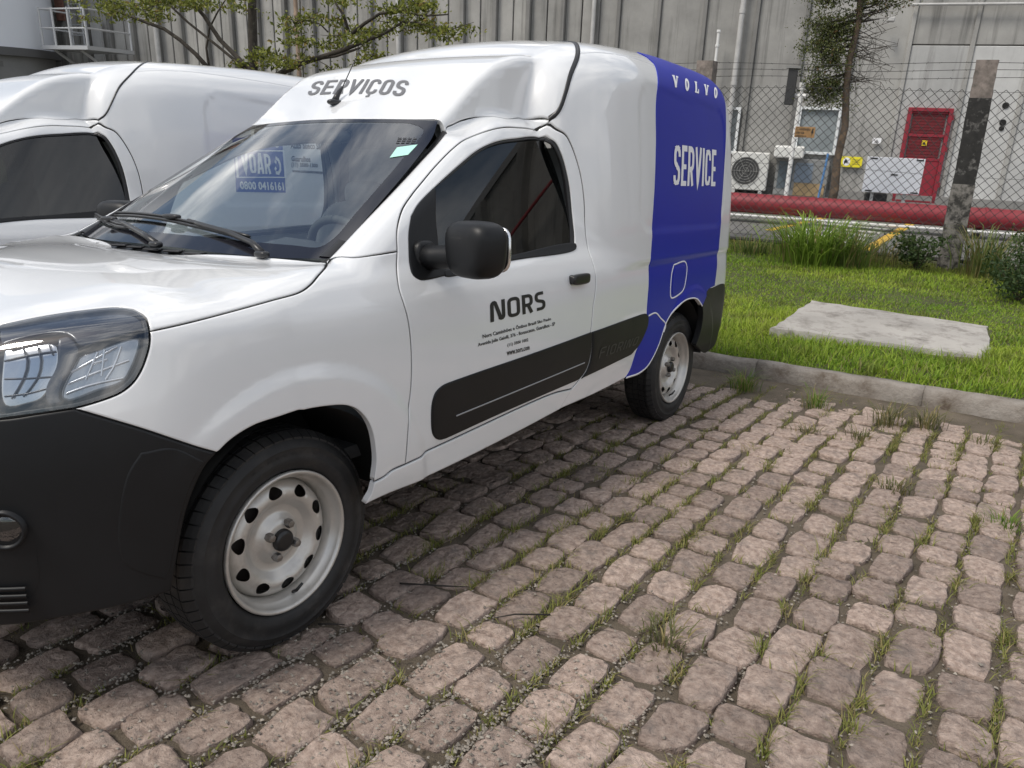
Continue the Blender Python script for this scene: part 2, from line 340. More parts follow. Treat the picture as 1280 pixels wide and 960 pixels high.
# outlines of the body panels on the body surface (metres)
PAN={
'hood':["polar",[[[[-0.08,1.2566],[-0.081,0.7741],[-0.1219,0.5972],[-0.1691,0.3629],[-0.1982,0.2818],[-0.2087,0.2559]],0.0022],[[[-0.2049,0.2547],[-0.1267,0.2166],[-0.0784,0.1904],[-0.0363,0.1749],[0.0497,0.1637],[0.1402,0.1525],[0.2653,0.138],[0.3097,0.1334],[0.3547,0.1293]],0.0022],[[[0.3547,0.1293],[0.3497,0.1507],[0.341,0.171],[0.3393,0.1869],[0.3523,0.1967],[0.3897,0.2024],[0.4677,0.2048],[0.543,0.1981]],0.0022],[[[0.543,0.1981],[0.59,0.2292],[0.64,0.3166],[0.66,1.2566]],0.0022]]],
'fender':["polar",[[[[0.3547,0.1293],[0.3097,0.1334],[0.2653,0.138],[0.1402,0.1525],[0.0497,0.1637],[-0.0363,0.1749],[-0.0784,0.1904],[-0.1267,0.2166],[-0.2049,0.2547]],0.0022],[[[-0.2087,0.2559],[-0.2459,0.2722],[-0.2712,0.2596],[-0.3437,0.257],[-0.4301,0.2614]],0.0022],[[[-0.4317,0.2613],[-0.3851,0.1612],[-0.3839,0.1158],[-0.3935,0.0702],[-0.3992,0.0182],[-0.4013,-0.0469],[-0.3945,-0.1429],[-0.3746,-0.23],[-0.3685,-0.3374]],0.0022],[[[-0.3672,-0.3379],[-0.3107,-0.3399],[-0.2785,-0.3487],[-0.2398,-0.3512]],0.0022],[[[-0.2398,-0.3512],[-0.2439,-0.301],[-0.239,-0.2619],[-0.2272,-0.2169],[-0.2071,-0.1806],[-0.1775,-0.1501],[-0.1486,-0.1326],[-0.1203,-0.1226],[-0.0653,-0.1134],[0.013,-0.107],[0.0814,-0.1099],[0.15,-0.1141],[0.1937,-0.125],[0.2253,-0.1383],[0.2542,-0.1574]],0],[[[0.2542,-0.1574],[0.3077,-0.1311],[0.3972,-0.0818],[0.4607,-0.0482],[0.5031,-0.0246]],0.0022],[[[0.5029,-0.0237],[0.4686,-0.0134],[0.4275,0.0023],[0.4045,0.0196],[0.3853,0.0453],[0.3686,0.0801],[0.361,0.1019],[0.3547,0.1293]],0.0022]]],
'lamp':["par",[[[[0.136,0.0419],[0.1327,0.0651],[0.1223,0.093],[0.1049,0.1147],[0.0795,0.1249],[0.0329,0.1249],[-0.0573,0.1151],[-0.1445,0.1]],0.0022],[[[-0.1445,0.1],[-0.2383,0.1284],[-0.3297,0.1069],[-0.3735,0.0378],[-0.3373,-0.0396],[-0.1453,-0.1058]],0.0022],[[[-0.1453,-0.1058],[-0.0743,-0.1054],[-0.013,-0.1021]],0.0022],[[[-0.013,-0.1021],[0.0264,-0.0938],[0.0714,-0.0786],[0.0949,-0.0616],[0.1133,-0.0372],[0.128,-0.0047],[0.1341,0.0155],[0.136,0.0419]],0.0022]]],
'bumper':["nose",[[[[0.0,0.735],[0.25,0.738],[0.3952,0.765],[0.5799,0.7638],[0.6412,0.7725],[0.6935,0.779]],0.0022],[[[0.6935,0.7782],[0.7376,0.7554],[0.7992,0.7207],[0.8799,0.6676],[0.927,0.6384]],0.0022],[[[0.927,0.6384],[0.9046,0.6183],[0.8835,0.5829],[0.8583,0.5182],[0.8379,0.4279],[0.8206,0.3385]],0],[[[0.8206,0.3385],[0.8004,0.3365],[0.732,0.3306],[0.6406,0.3234],[0.5323,0.3094],[0.35,0.305],[0.0,0.3]],0]]],
'recess':["nose",[[[[0.5673,0.5914],[0.5855,0.5871],[0.6028,0.5755],[0.6127,0.5518],[0.6166,0.5158],[0.6163,0.4614],[0.6147,0.4208],[0.6038,0.3882],[0.5909,0.3761],[0.5416,0.3708],[0.4316,0.3708],[0.4573,0.5914]],0]]],
'bstep':["nose",[[[[0.7907,0.672],[0.767,0.6307],[0.7489,0.557],[0.7404,0.476],[0.7483,0.4249],[0.7742,0.3963],[0.8098,0.371]],0],[[[0.8098,0.371],[0.8207,0.3848],[0.8346,0.4449],[0.8544,0.5272],[0.8795,0.5917],[0.9018,0.6248]],0],[[[0.9018,0.6248],[0.8436,0.671],[0.7907,0.672]],0]]],
'door':["polar",[[[[-0.3685,-0.3374],[-0.3746,-0.23],[-0.3945,-0.1429],[-0.4013,-0.0469],[-0.3992,0.0182],[-0.3935,0.0702],[-0.3839,0.1158],[-0.3851,0.1612],[-0.4317,0.2613]],0.0022],[[[-0.4317,0.2613],[-0.4535,0.3212],[-0.5071,0.3893],[-0.5744,0.4413],[-0.6406,0.4841],[-0.7308,0.5386],[-0.839,0.5933],[-0.9566,0.6355],[-1.0532,0.6509],[-1.2227,0.6685],[-1.38,0.6659],[-1.4131,0.6296],[-1.4565,0.602],[-1.4901,0.5584],[-1.5259,0.4835],[-1.5464,0.3902],[-1.5525,0.242]],0.0022],[[[-1.5532,0.2424],[-1.542,0.1644],[-1.5383,0.1088],[-1.5291,0.0461],[-1.5095,-0.0154],[-1.4956,-0.1129],[-1.4803,-0.2171],[-1.4277,-0.2898],[-1.3706,-0.3175]],0.0022],[[[-1.3707,-0.3177],[-1.2271,-0.3072],[-1.036,-0.3096],[-0.6384,-0.3266],[-0.3672,-0.3379]],0.0022]]],
'winhole':["polar",[[[[-0.5304,0.3676],[-0.5019,0.319],[-0.4823,0.2652],[-0.465,0.2165],[-0.4598,0.1864],[-0.481,0.17],[-0.5112,0.1676],[-0.5964,0.1729],[-0.9663,0.1984],[-1.4515,0.2209]],0],[[[-1.4515,0.2209],[-1.4755,0.2758],[-1.4796,0.3184],[-1.4699,0.4464],[-1.4446,0.5306],[-1.4265,0.5687],[-1.409,0.5994],[-1.3938,0.6193],[-1.3762,0.641],[-1.1923,0.6279],[-1.071,0.6105],[-0.9542,0.5816],[-0.8369,0.535],[-0.6882,0.466],[-0.577,0.4057],[-0.5304,0.3676]],0]]],
'glass':["polar",[[[[-0.672,0.4567],[-0.6394,0.3598],[-0.6236,0.2869],[-0.6075,0.2242]],0],[[[-0.6075,0.2242],[-0.7056,0.206],[-0.9796,0.2168],[-1.4351,0.2434]],0],[[[-1.4351,0.2434],[-1.4588,0.3197],[-1.4534,0.4485],[-1.4326,0.5269],[-1.4162,0.5647],[-1.4017,0.597],[-1.3895,0.6159],[-1.3742,0.6327],[-1.1871,0.6196],[-1.0666,0.6026],[-0.9605,0.576],[-0.8426,0.5283],[-0.7252,0.478],[-0.672,0.4567]],0]]],
'tri':["polar",[[[[-0.5304,0.3676],[-0.5019,0.319],[-0.4823,0.2652],[-0.465,0.2165],[-0.4598,0.1864],[-0.481,0.17],[-0.5112,0.1676],[-0.5964,0.1729],[-0.6324,0.1758]],0],[[[-0.6324,0.1758],[-0.6043,0.2186],[-0.6236,0.2869],[-0.6394,0.3598],[-0.672,0.4567]],0],[[[-0.672,0.4567],[-0.577,0.4057],[-0.5304,0.3676]],0]]],
'trimlow':["polar",[[[[-0.6075,0.1903],[-0.98,0.2174],[-1.4637,0.2392],[-1.4515,0.2209],[-0.9663,0.1984],[-0.5964,0.1729]],0]]],
'sill':["polar",[[[[-0.3672,-0.3379],[-0.6384,-0.3266],[-1.036,-0.3096],[-1.2271,-0.3072],[-1.3707,-0.3177]],0.0022],[[[-1.3707,-0.3177],[-1.3343,-0.3435],[-1.291,-0.3754]],0],[[[-1.291,-0.3754],[-0.9586,-0.3918],[-0.496,-0.4072],[-0.2929,-0.4019],[-0.2154,-0.4047]],0],[[[-0.2151,-0.4034],[-0.2345,-0.3778],[-0.2398,-0.3512]],0],[[[-0.2398,-0.3512],[-0.2785,-0.3487],[-0.3107,-0.3399],[-0.3672,-0.3379]],0.0022]]],
'side':["polar",[[[[-0.2087,0.2559],[-0.2459,0.2722],[-0.2712,0.2596],[-0.3437,0.257],[-0.4301,0.2614]],0.0022],[[[-0.4317,0.2613],[-0.4535,0.3212],[-0.5071,0.3893],[-0.5744,0.4413],[-0.6406,0.4841],[-0.7308,0.5386],[-0.839,0.5933],[-0.9566,0.6355],[-1.0532,0.6509],[-1.2227,0.6685],[-1.38,0.6659],[-1.4131,0.6296],[-1.4565,0.602],[-1.4901,0.5584],[-1.5259,0.4835],[-1.5464,0.3902],[-1.5525,0.242]],0.0022],[[[-1.5532,0.2424],[-1.542,0.1644],[-1.5383,0.1088],[-1.5291,0.0461],[-1.5095,-0.0154],[-1.4956,-0.1129],[-1.4803,-0.2171],[-1.4277,-0.2898],[-1.3706,-0.3175]],0.0022],[[[-1.3707,-0.3177],[-1.3343,-0.3435],[-1.291,-0.3754]],0],[[[-1.291,-0.3754],[-1.9098,-0.3757]],0],[[[-1.9098,-0.3757],[-2.0826,-0.3841],[-2.1811,-0.3652],[-2.276,-0.2886],[-2.3401,-0.2017],[-2.4183,-0.1531],[-2.5114,-0.1192],[-2.5835,-0.1081],[-2.6613,-0.107],[-2.7729,-0.1242],[-2.8706,-0.1743]],0],[[[-2.8706,-0.1743],[-2.9704,-0.1006],[-3.029,-0.0928]],0.0022],[[[-3.029,-0.0928],[-3.3,-0.1],[-3.36,0.0],[-3.4,0.2],[-3.42,0.4],[-3.4,0.55],[-3.37,0.7],[-3.32,0.8]],0],[[[-3.32,0.8],[-3.0,0.8],[-2.6,0.8],[-2.2,0.8],[-1.9,0.8]],0],[[[-1.8653,0.8],[-1.6153,0.8]],0],[[[-1.6153,0.8],[-1.5075,0.7404],[-1.4619,0.7021],[-1.4313,0.6751],[-1.4115,0.6658],[-1.3937,0.668]],0.001],[[[-1.3937,0.668],[-1.3517,0.7238],[-1.2052,0.7123],[-1.0892,0.7327],[-1.0165,0.7284],[-0.954,0.716],[-0.9185,0.7067],[-0.9116,0.6923]],0.0015],[[[-0.9116,0.6923],[-0.8146,0.6347],[-0.7242,0.585],[-0.5946,0.5074],[-0.4254,0.4],[-0.312,0.3242],[-0.2439,0.2787],[-0.2087,0.2559]],0]]],
'roof':["polar",[[[[-0.842,1.2566],[-0.85,1.0216],[-0.875,0.8193],[-0.9116,0.6923]],0.001],[[[-0.9116,0.6923],[-0.9185,0.7067],[-0.954,0.716],[-1.0165,0.7284],[-1.0892,0.7327],[-1.2052,0.7123],[-1.3517,0.7238],[-1.3937,0.668]],0.0015],[[[-1.3937,0.668],[-1.4115,0.6658],[-1.4313,0.6751],[-1.4619,0.7021],[-1.5075,0.7404],[-1.6153,0.8],[-1.9,1.0],[-1.95,1.2566]],0.001]]],
'cargoroof':["polar",[[[[-1.95,1.2566],[-1.9,1.0],[-1.6153,0.8]],0.001],[[[-1.6153,0.8],[-1.9,0.8],[-2.6,0.8],[-3.32,0.8]],0],[[[-3.32,0.8],[-3.34,1.0],[-3.35,1.2566]],0]]],
'ws':["top",[[[[-0.842,0.0],[-0.85,0.2],[-0.875,0.4],[-0.8956,0.497]],0.001],[[[-0.8956,0.497],[-0.8146,0.5422],[-0.7242,0.5677],[-0.5946,0.5958],[-0.4254,0.6267],[-0.312,0.6497],[-0.2439,0.6634]],0.001],[[[-0.244,0.664],[-0.19,0.5],[-0.155,0.3],[-0.14,0]],0]]],
'cowl':["top",[[[[-0.14,0],[-0.155,0.3],[-0.19,0.5],[-0.244,0.664]],0],[[[-0.2439,0.6634],[-0.2087,0.6821]],0],[[[-0.2087,0.6821],[-0.1982,0.6179],[-0.1691,0.4698],[-0.1219,0.2417],[-0.081,0.15],[-0.08,0.0]],-0.02]]],
'blue':["polar",[[[[-2.2747,0.8003],[-2.1519,0.6785],[-2.1318,0.5713],[-2.1149,0.4157],[-2.0967,0.2231],[-2.0925,0.0401],[-2.0814,-0.1146],[-2.0986,-0.1583],[-2.0486,-0.2177],[-1.982,-0.2855],[-1.9444,-0.3518],[-1.9054,-0.3738]],0],[[[-1.9054,-0.3738],[-2.0826,-0.3841],[-2.1811,-0.3652],[-2.276,-0.2886],[-2.3401,-0.2017],[-2.4183,-0.1531],[-2.5114,-0.1192],[-2.5835,-0.1081],[-2.6613,-0.107],[-2.7729,-0.1242],[-2.8706,-0.1743]],0],[[[-2.8706,-0.1743],[-2.9704,-0.1006],[-2.9938,-0.0919],[-3.1021,-0.0835]],0],[[[-3.1021,-0.0835],[-3.129,0.0492],[-3.1272,0.1578],[-3.1653,0.5758],[-3.2032,0.7186],[-3.2421,0.8161],[-3.2268,0.8347]],0],[[[-3.2268,0.8347],[-3.15,0.88],[-2.3,0.88],[-2.2747,0.8003]],0]]],
'mould':["polar",[[[[-1.4146,-0.2901],[-1.0947,-0.2971],[-0.8223,-0.3048],[-0.5672,-0.3157]],0],[[[-0.5672,-0.3157],[-0.5355,-0.313],[-0.5098,-0.3011],[-0.494,-0.2805],[-0.4874,-0.24],[-0.4898,-0.1943],[-0.505,-0.1674],[-0.5403,-0.1525],[-0.5957,-0.1482]],0],[[[-0.5957,-0.1482],[-0.7441,-0.1432],[-1.0153,-0.1362],[-1.2692,-0.1278],[-1.4942,-0.119]],0],[[[-1.4942,-0.119],[-1.4977,-0.1934],[-1.4812,-0.2434],[-1.4526,-0.273],[-1.4146,-0.2901]],0]]],
'mould2':["polar",[[[[-1.9259,-0.2802],[-1.776,-0.2816],[-1.5537,-0.2858],[-1.4371,-0.2898]],0],[[[-1.4371,-0.2898],[-1.4746,-0.2681],[-1.4976,-0.2373],[-1.5077,-0.1949],[-1.502,-0.12]],0],[[[-1.502,-0.12],[-1.7425,-0.1154],[-2.0202,-0.1128]],0],[[[-2.0202,-0.1128],[-2.0695,-0.1169],[-2.094,-0.1327],[-2.0958,-0.1721],[-2.0615,-0.214],[-2.0096,-0.2517],[-1.9259,-0.2802]],0]]],
'flap':["polar",[[[[-2.4201,0.092],[-2.5873,0.0966],[-2.6102,0.0719],[-2.5948,-0.0046],[-2.5699,-0.0486],[-2.509,-0.0697],[-2.3868,-0.0744],[-2.375,-0.0439],[-2.3842,0.0431]],0]]],
'handle':["polar",[[[[-1.3119,0.1206],[-1.3419,0.1308],[-1.4372,0.1304],[-1.4576,0.1194],[-1.4548,0.0848],[-1.4335,0.074],[-1.3246,0.0709],[-1.3081,0.0845]],0]]],
'rearbump':["polar",[[[[-2.8591,-0.3853],[-2.8885,-0.3296],[-2.9039,-0.2688],[-2.8943,-0.212],[-2.8706,-0.1743]],0],[[[-2.8706,-0.1743],[-2.9704,-0.1006],[-3.029,-0.0928]],0],[[[-3.029,-0.0928],[-3.3,-0.1],[-3.34,-0.2],[-3.36,-0.35],[-3.3,-0.46]],0],[[[-3.3,-0.46],[-3.1,-0.47],[-2.8591,-0.3853]],0]]]}
LIN={"wsl":[[-0.2439,0.2787],[-0.312,0.3242],[-0.4254,0.4],[-0.5946,0.5074],[-0.7242,0.585],[-0.8146,0.6347],[-0.9116,0.6923]],"door_low":[[-0.4317,0.2613],[-0.3851,0.1612],[-0.3839,0.1158],[-0.3935,0.0702],[-0.3992,0.0182],[-0.4013,-0.0469],[-0.3945,-0.1429],[-0.3746,-0.23],[-0.3685,-0.3374]],"door_up":[[-0.4317,0.2613],[-0.4535,0.3212],[-0.5071,0.3893],[-0.5744,0.4413],[-0.6406,0.4841],[-0.7308,0.5386],[-0.839,0.5933],[-0.9566,0.6355],[-1.0532,0.6509],[-1.2227,0.6685],[-1.38,0.6659],[-1.4131,0.6296],[-1.4565,0.602],[-1.4901,0.5584],[-1.5259,0.4835],[-1.5464,0.3902],[-1.5525,0.242]],"door_rear":[[-1.5532,0.2424],[-1.542,0.1644],[-1.5383,0.1088],[-1.5291,0.0461],[-1.5095,-0.0154],[-1.4956,-0.1129],[-1.4803,-0.2171],[-1.4277,-0.2898],[-1.3706,-0.3175]],"sill_t":[[-0.3672,-0.3379],[-0.6384,-0.3266],[-1.036,-0.3096],[-1.2271,-0.3072],[-1.3707,-0.3177]],"seam":[[0.3547,0.1293],[0.3097,0.1334],[0.2653,0.138],[0.1402,0.1525],[0.0497,0.1637],[-0.0363,0.1749],[-0.0784,0.1904],[-0.1267,0.2166],[-0.2049,0.2547]],"fend_bot":[[-0.3672,-0.3379],[-0.3107,-0.3399],[-0.2785,-0.3487],[-0.2398,-0.3512]],"fend_top":[[-0.2087,0.2559],[-0.2459,0.2722],[-0.2712,0.2596],[-0.3437,0.257],[-0.4301,0.2614]],"bump_top":[[0.2542,-0.1574],[0.3077,-0.1311],[0.3972,-0.0818],[0.4607,-0.0482],[0.5031,-0.0246]],"groove":[[-0.5959,-0.2509],[-1.4321,-0.2251]],"trimline":[[-2.0985,-0.1303],[-2.1907,-0.1286],[-2.2581,-0.1617],[-2.3419,-0.2086],[-2.3236,-0.2403]],"archf":[[-0.2398,-0.3512],[-0.2439,-0.301],[-0.239,-0.2619],[-0.2272,-0.2169],[-0.2071,-0.1806],[-0.1775,-0.1501],[-0.1486,-0.1326],[-0.1203,-0.1226],[-0.0653,-0.1134],[0.013,-0.107],[0.0814,-0.1099],[0.15,-0.1141],[0.1937,-0.125],[0.2253,-0.1383],[0.2542,-0.1574]],"archr":[[-1.9098,-0.3757],[-2.0826,-0.3841],[-2.1811,-0.3652],[-2.276,-0.2886],[-2.3401,-0.2017],[-2.4183,-0.1531],[-2.5114,-0.1192],[-2.5835,-0.1081],[-2.6613,-0.107],[-2.7729,-0.1242],[-2.8706,-0.1743]],"cseam":[[-1.3937,0.668],[-1.4115,0.6658],[-1.4313,0.6751],[-1.4619,0.7021],[-1.5075,0.7404],[-1.6153,0.8],[-1.8,0.93],[-1.9,1.05],[-1.95,1.2566]]}
TXT={"nors":[[-0.7924,0.0723],[-1.1337,0.0774],[-1.1377,0.0114],[-0.7907,0.0052]],"l1":[[-0.7443,-0.0246],[-1.1731,-0.02],[-1.1768,-0.0333],[-0.7473,-0.0412]],"l2":[[-0.7192,-0.0517],[-1.2044,-0.0429],[-1.2063,-0.0609],[-0.7206,-0.0663]],"l3":[[-0.8877,-0.0776],[-1.0198,-0.0775],[-1.0214,-0.0917],[-0.889,-0.0913]],"l4":[[-0.885,-0.1042],[-1.0285,-0.1067],[-1.0316,-0.1195],[-0.8872,-0.1189]],"volvo":[[-2.428,0.7777],[-3.1648,0.8131],[-3.0776,0.767],[-2.3761,0.7348]],"service":[[-2.358,0.5835],[-3.012,0.606],[-2.9996,0.4664],[-2.3392,0.4435]],"servicos":[[-1.1298,1.5872],[-1.0727,1.0511],[-0.9817,0.9907],[-1.0269,1.557]],"fior":[[-1.5443,-0.1871],[-1.9838,-0.2023],[-1.9709,-0.2355],[-1.5517,-0.2284]]}
STK={"sticker_green":[[-0.7266,0.4634],[-0.7612,0.5225],[-0.7052,0.5303],[-0.6731,0.48]],"sticker_dark":[[-0.7768,0.4222],[-0.7935,0.4961],[-0.7656,0.5073],[-0.7421,0.4403]]}
FOG=[0.6235,0.6252,0.5352]
LAMPD={"brow":[[-0.1353,0.0442],[-0.0939,0.0539],[-0.0471,0.0582],[-0.0178,0.0514],[-0.0032,0.0329],[0.007,0.0191],[0.0509,0.0286],[0.1202,0.049],[0.1287,0.0453],[0.1283,0.0614],[0.1153,0.0922],[0.0876,0.1187],[0.0406,0.1254],[-0.0347,0.1152],[-0.1081,0.1044],[-0.1428,0.0988]],"main":[[-0.135,0.0393],[-0.0932,0.0408],[-0.0464,0.0411],[-0.0365,0.0234],[-0.0374,-0.0002],[-0.0455,-0.0223],[-0.055,-0.0442],[-0.0746,-0.0685],[-0.0999,-0.0747],[-0.1409,-0.0725]],"ind":[[0.0004,0.0042],[0.0317,0.0136],[0.1139,0.0355],[0.0901,-0.0307],[0.0738,-0.0495],[0.0291,-0.0628],[-0.0259,-0.0783],[-0.036,-0.0728],[-0.0348,-0.0577]],"bez":[[-0.0338,0.0413],[-0.0177,0.0466],[-0.0018,0.024],[0.0007,0.008],[-0.0345,-0.054],[-0.0416,-0.076],[-0.0368,-0.0822],[-0.0585,-0.0874],[-0.0637,-0.0736],[-0.0609,-0.0512],[-0.0383,-0.0116]]}
LAMPL=[[[-0.0162,-0.0251],[0.0191,-0.0086],[0.0722,0.0196]],[[-0.0233,-0.0474],[0.0319,-0.0285],[0.092,-0.0076]],[[-0.0284,-0.0659],[0.0118,-0.054],[0.0781,-0.0419]],[[0.035,0.0096],[0.0092,-0.0424]],[[0.0481,0.0147],[0.0385,-0.0365]],[[0.0795,0.0194],[0.0614,-0.0222],[0.045,-0.0445]],[[0.0224,-0.0126],[0.052,-0.0046]]]
LAMPG=[[[-0.1372,-0.0216],[-0.0962,-0.0269],[-0.0538,-0.0291]],[[-0.1395,-0.0549],[-0.0984,-0.056],[-0.0644,-0.0508]],[[-0.135,0.013],[-0.0896,0.0179],[-0.0396,0.0195]],[[-0.1041,0.0429],[-0.0938,0.0066],[-0.1033,-0.0267],[-0.1272,-0.0614]],[[-0.0752,0.0402],[-0.0691,0.0034],[-0.0787,-0.03],[-0.1059,-0.0607]],[[-0.0536,0.0392],[-0.0471,0.0124]]]
def LAMPF(dark,chrome,clr): return [('lamp_reflector',LAMPD['main'],chrome,-.026),('lamp_bezel',LAMPD['bez'],dark,-.012),('lamp_brow',LAMPD['brow'],dark,-.008),('indicator_block',LAMPD['ind'],clr,-.022)]
TX2={"sq":[[-2.1215,0.5724],[-2.5009,0.5985],[-2.4957,0.3376],[-2.1131,0.3312]],"volvo":[[-2.1829,0.5658],[-2.4717,0.5821],[-2.4729,0.5559],[-2.1837,0.5406]],"box":[[-2.1428,0.5219],[-2.4965,0.5438],[-2.4944,0.4194],[-2.1389,0.4041]],"voar":[[-2.1671,0.5134],[-2.3913,0.5235],[-2.3899,0.4307],[-2.1707,0.4245]],"num":[[-2.1426,0.3867],[-2.4784,0.3938],[-2.4836,0.3485],[-2.1435,0.3445]],"phone":[[-2.4079,0.5104],[-2.4715,0.5106],[-2.474,0.4386],[-2.4095,0.4356]],"t1":[[-2.5634,0.5867],[-2.9596,0.605],[-2.9616,0.5768],[-2.5644,0.5583]],"t2":[[-2.5655,0.5269],[-2.7298,0.5331],[-2.7256,0.5066],[-2.5614,0.5011]],"t3":[[-2.5608,0.4973],[-2.7886,0.5023],[-2.7853,0.4782],[-2.5569,0.4703]],"t4":[[-2.5628,0.4648],[-2.9388,0.4738],[-2.936,0.4501],[-2.5599,0.4427]]}
VAN2=(0.32, -2.62, 0.03, -0.02)
# ------------------------------------------------------------------ panels cut from the body surface
VPI=.8*math.pi
def catmull(P,step):
    P=np.asarray(P,float)
    if len(P)<2: return P
    if len(P)==2:
        n=max(1,int(np.ceil(np.linalg.norm(P[1]-P[0])/step))); t=np.linspace(0,1,n+1)[:,None]; return P[0]*(1-t)+P[1]*t
    Q=np.vstack([2*P[0]-P[1],P,2*P[-1]-P[-2]]); out=[P[0]]
    for i in range(1,len(Q)-2):
        p0,p1,p2,p3=Q[i-1],Q[i],Q[i+1],Q[i+2]
        t0=0; t1=t0+max(np.linalg.norm(p1-p0),1e-6)**.5; t2=t1+max(np.linalg.norm(p2-p1),1e-6)**.5; t3=t2+max(np.linalg.norm(p3-p2),1e-6)**.5
        n=max(1,int(np.ceil(np.linalg.norm(p2-p1)/step)))
        for t in np.linspace(t1,t2,n+1)[1:]:
            a1=(t1-t)/(t1-t0)*p0+(t-t0)/(t1-t0)*p1; a2=(t2-t)/(t2-t1)*p1+(t-t1)/(t2-t1)*p2; a3=(t3-t)/(t3-t2)*p2+(t-t2)/(t3-t2)*p3
            b1=(t2-t)/(t2-t0)*a1+(t-t0)/(t2-t0)*a2; b2=(t3-t)/(t3-t1)*a2+(t-t1)/(t3-t1)*a3
            out.append((t2-t)/(t2-t1)*b1+(t-t1)/(t2-t1)*b2)
    return np.array(out)
def boundary(segs,step,closed_smooth=False):
    pts=[];ins=[]
    for uvs,i in segs:
        uvs=[list(p) for p in uvs]
        if len(segs)==1: uvs=uvs+[uvs[0]]
        c=catmull(uvs,step)
        for p in c:
            if pts and np.linalg.norm(p-pts[-1])<step*.22: ins[-1]=max(ins[-1],i); continue
            pts.append(p); ins.append(i)
    while len(pts)>3 and np.linalg.norm(pts[0]-pts[-1])<step*.22: pts.pop(); ins.pop()
    P=np.array(pts); I=np.array(ins)
    A=np.sum(P[:,0]*np.roll(P[:,1],-1)-np.roll(P[:,0],-1)*P[:,1])
    if A<0: P=P[::-1]; I=I[::-1]
    e=np.roll(P,-1,0)-P; e/=np.maximum(np.linalg.norm(e,axis=1,keepdims=True),1e-9); nn=np.stack([-e[:,1],e[:,0]],-1); nb=nn+np.roll(nn,1,0); nb/=np.maximum(np.linalg.norm(nb,axis=1,keepdims=True),1e-6)
    return P+nb*I[:,None]
def inside(poly,pts):
    x=pts[:,0];y=pts[:,1]; r_=np.zeros(len(pts),bool); j=len(poly)-1
    for i in range(len(poly)):
        xi,yi=poly[i]; xj,yj=poly[j]
        c=((yi>y)!=(yj>y)); 
        if yi!=yj: r_^=c&(x<(xj-xi)*(y-yi)/(yj-yi)+xi)
        j=i
    return r_
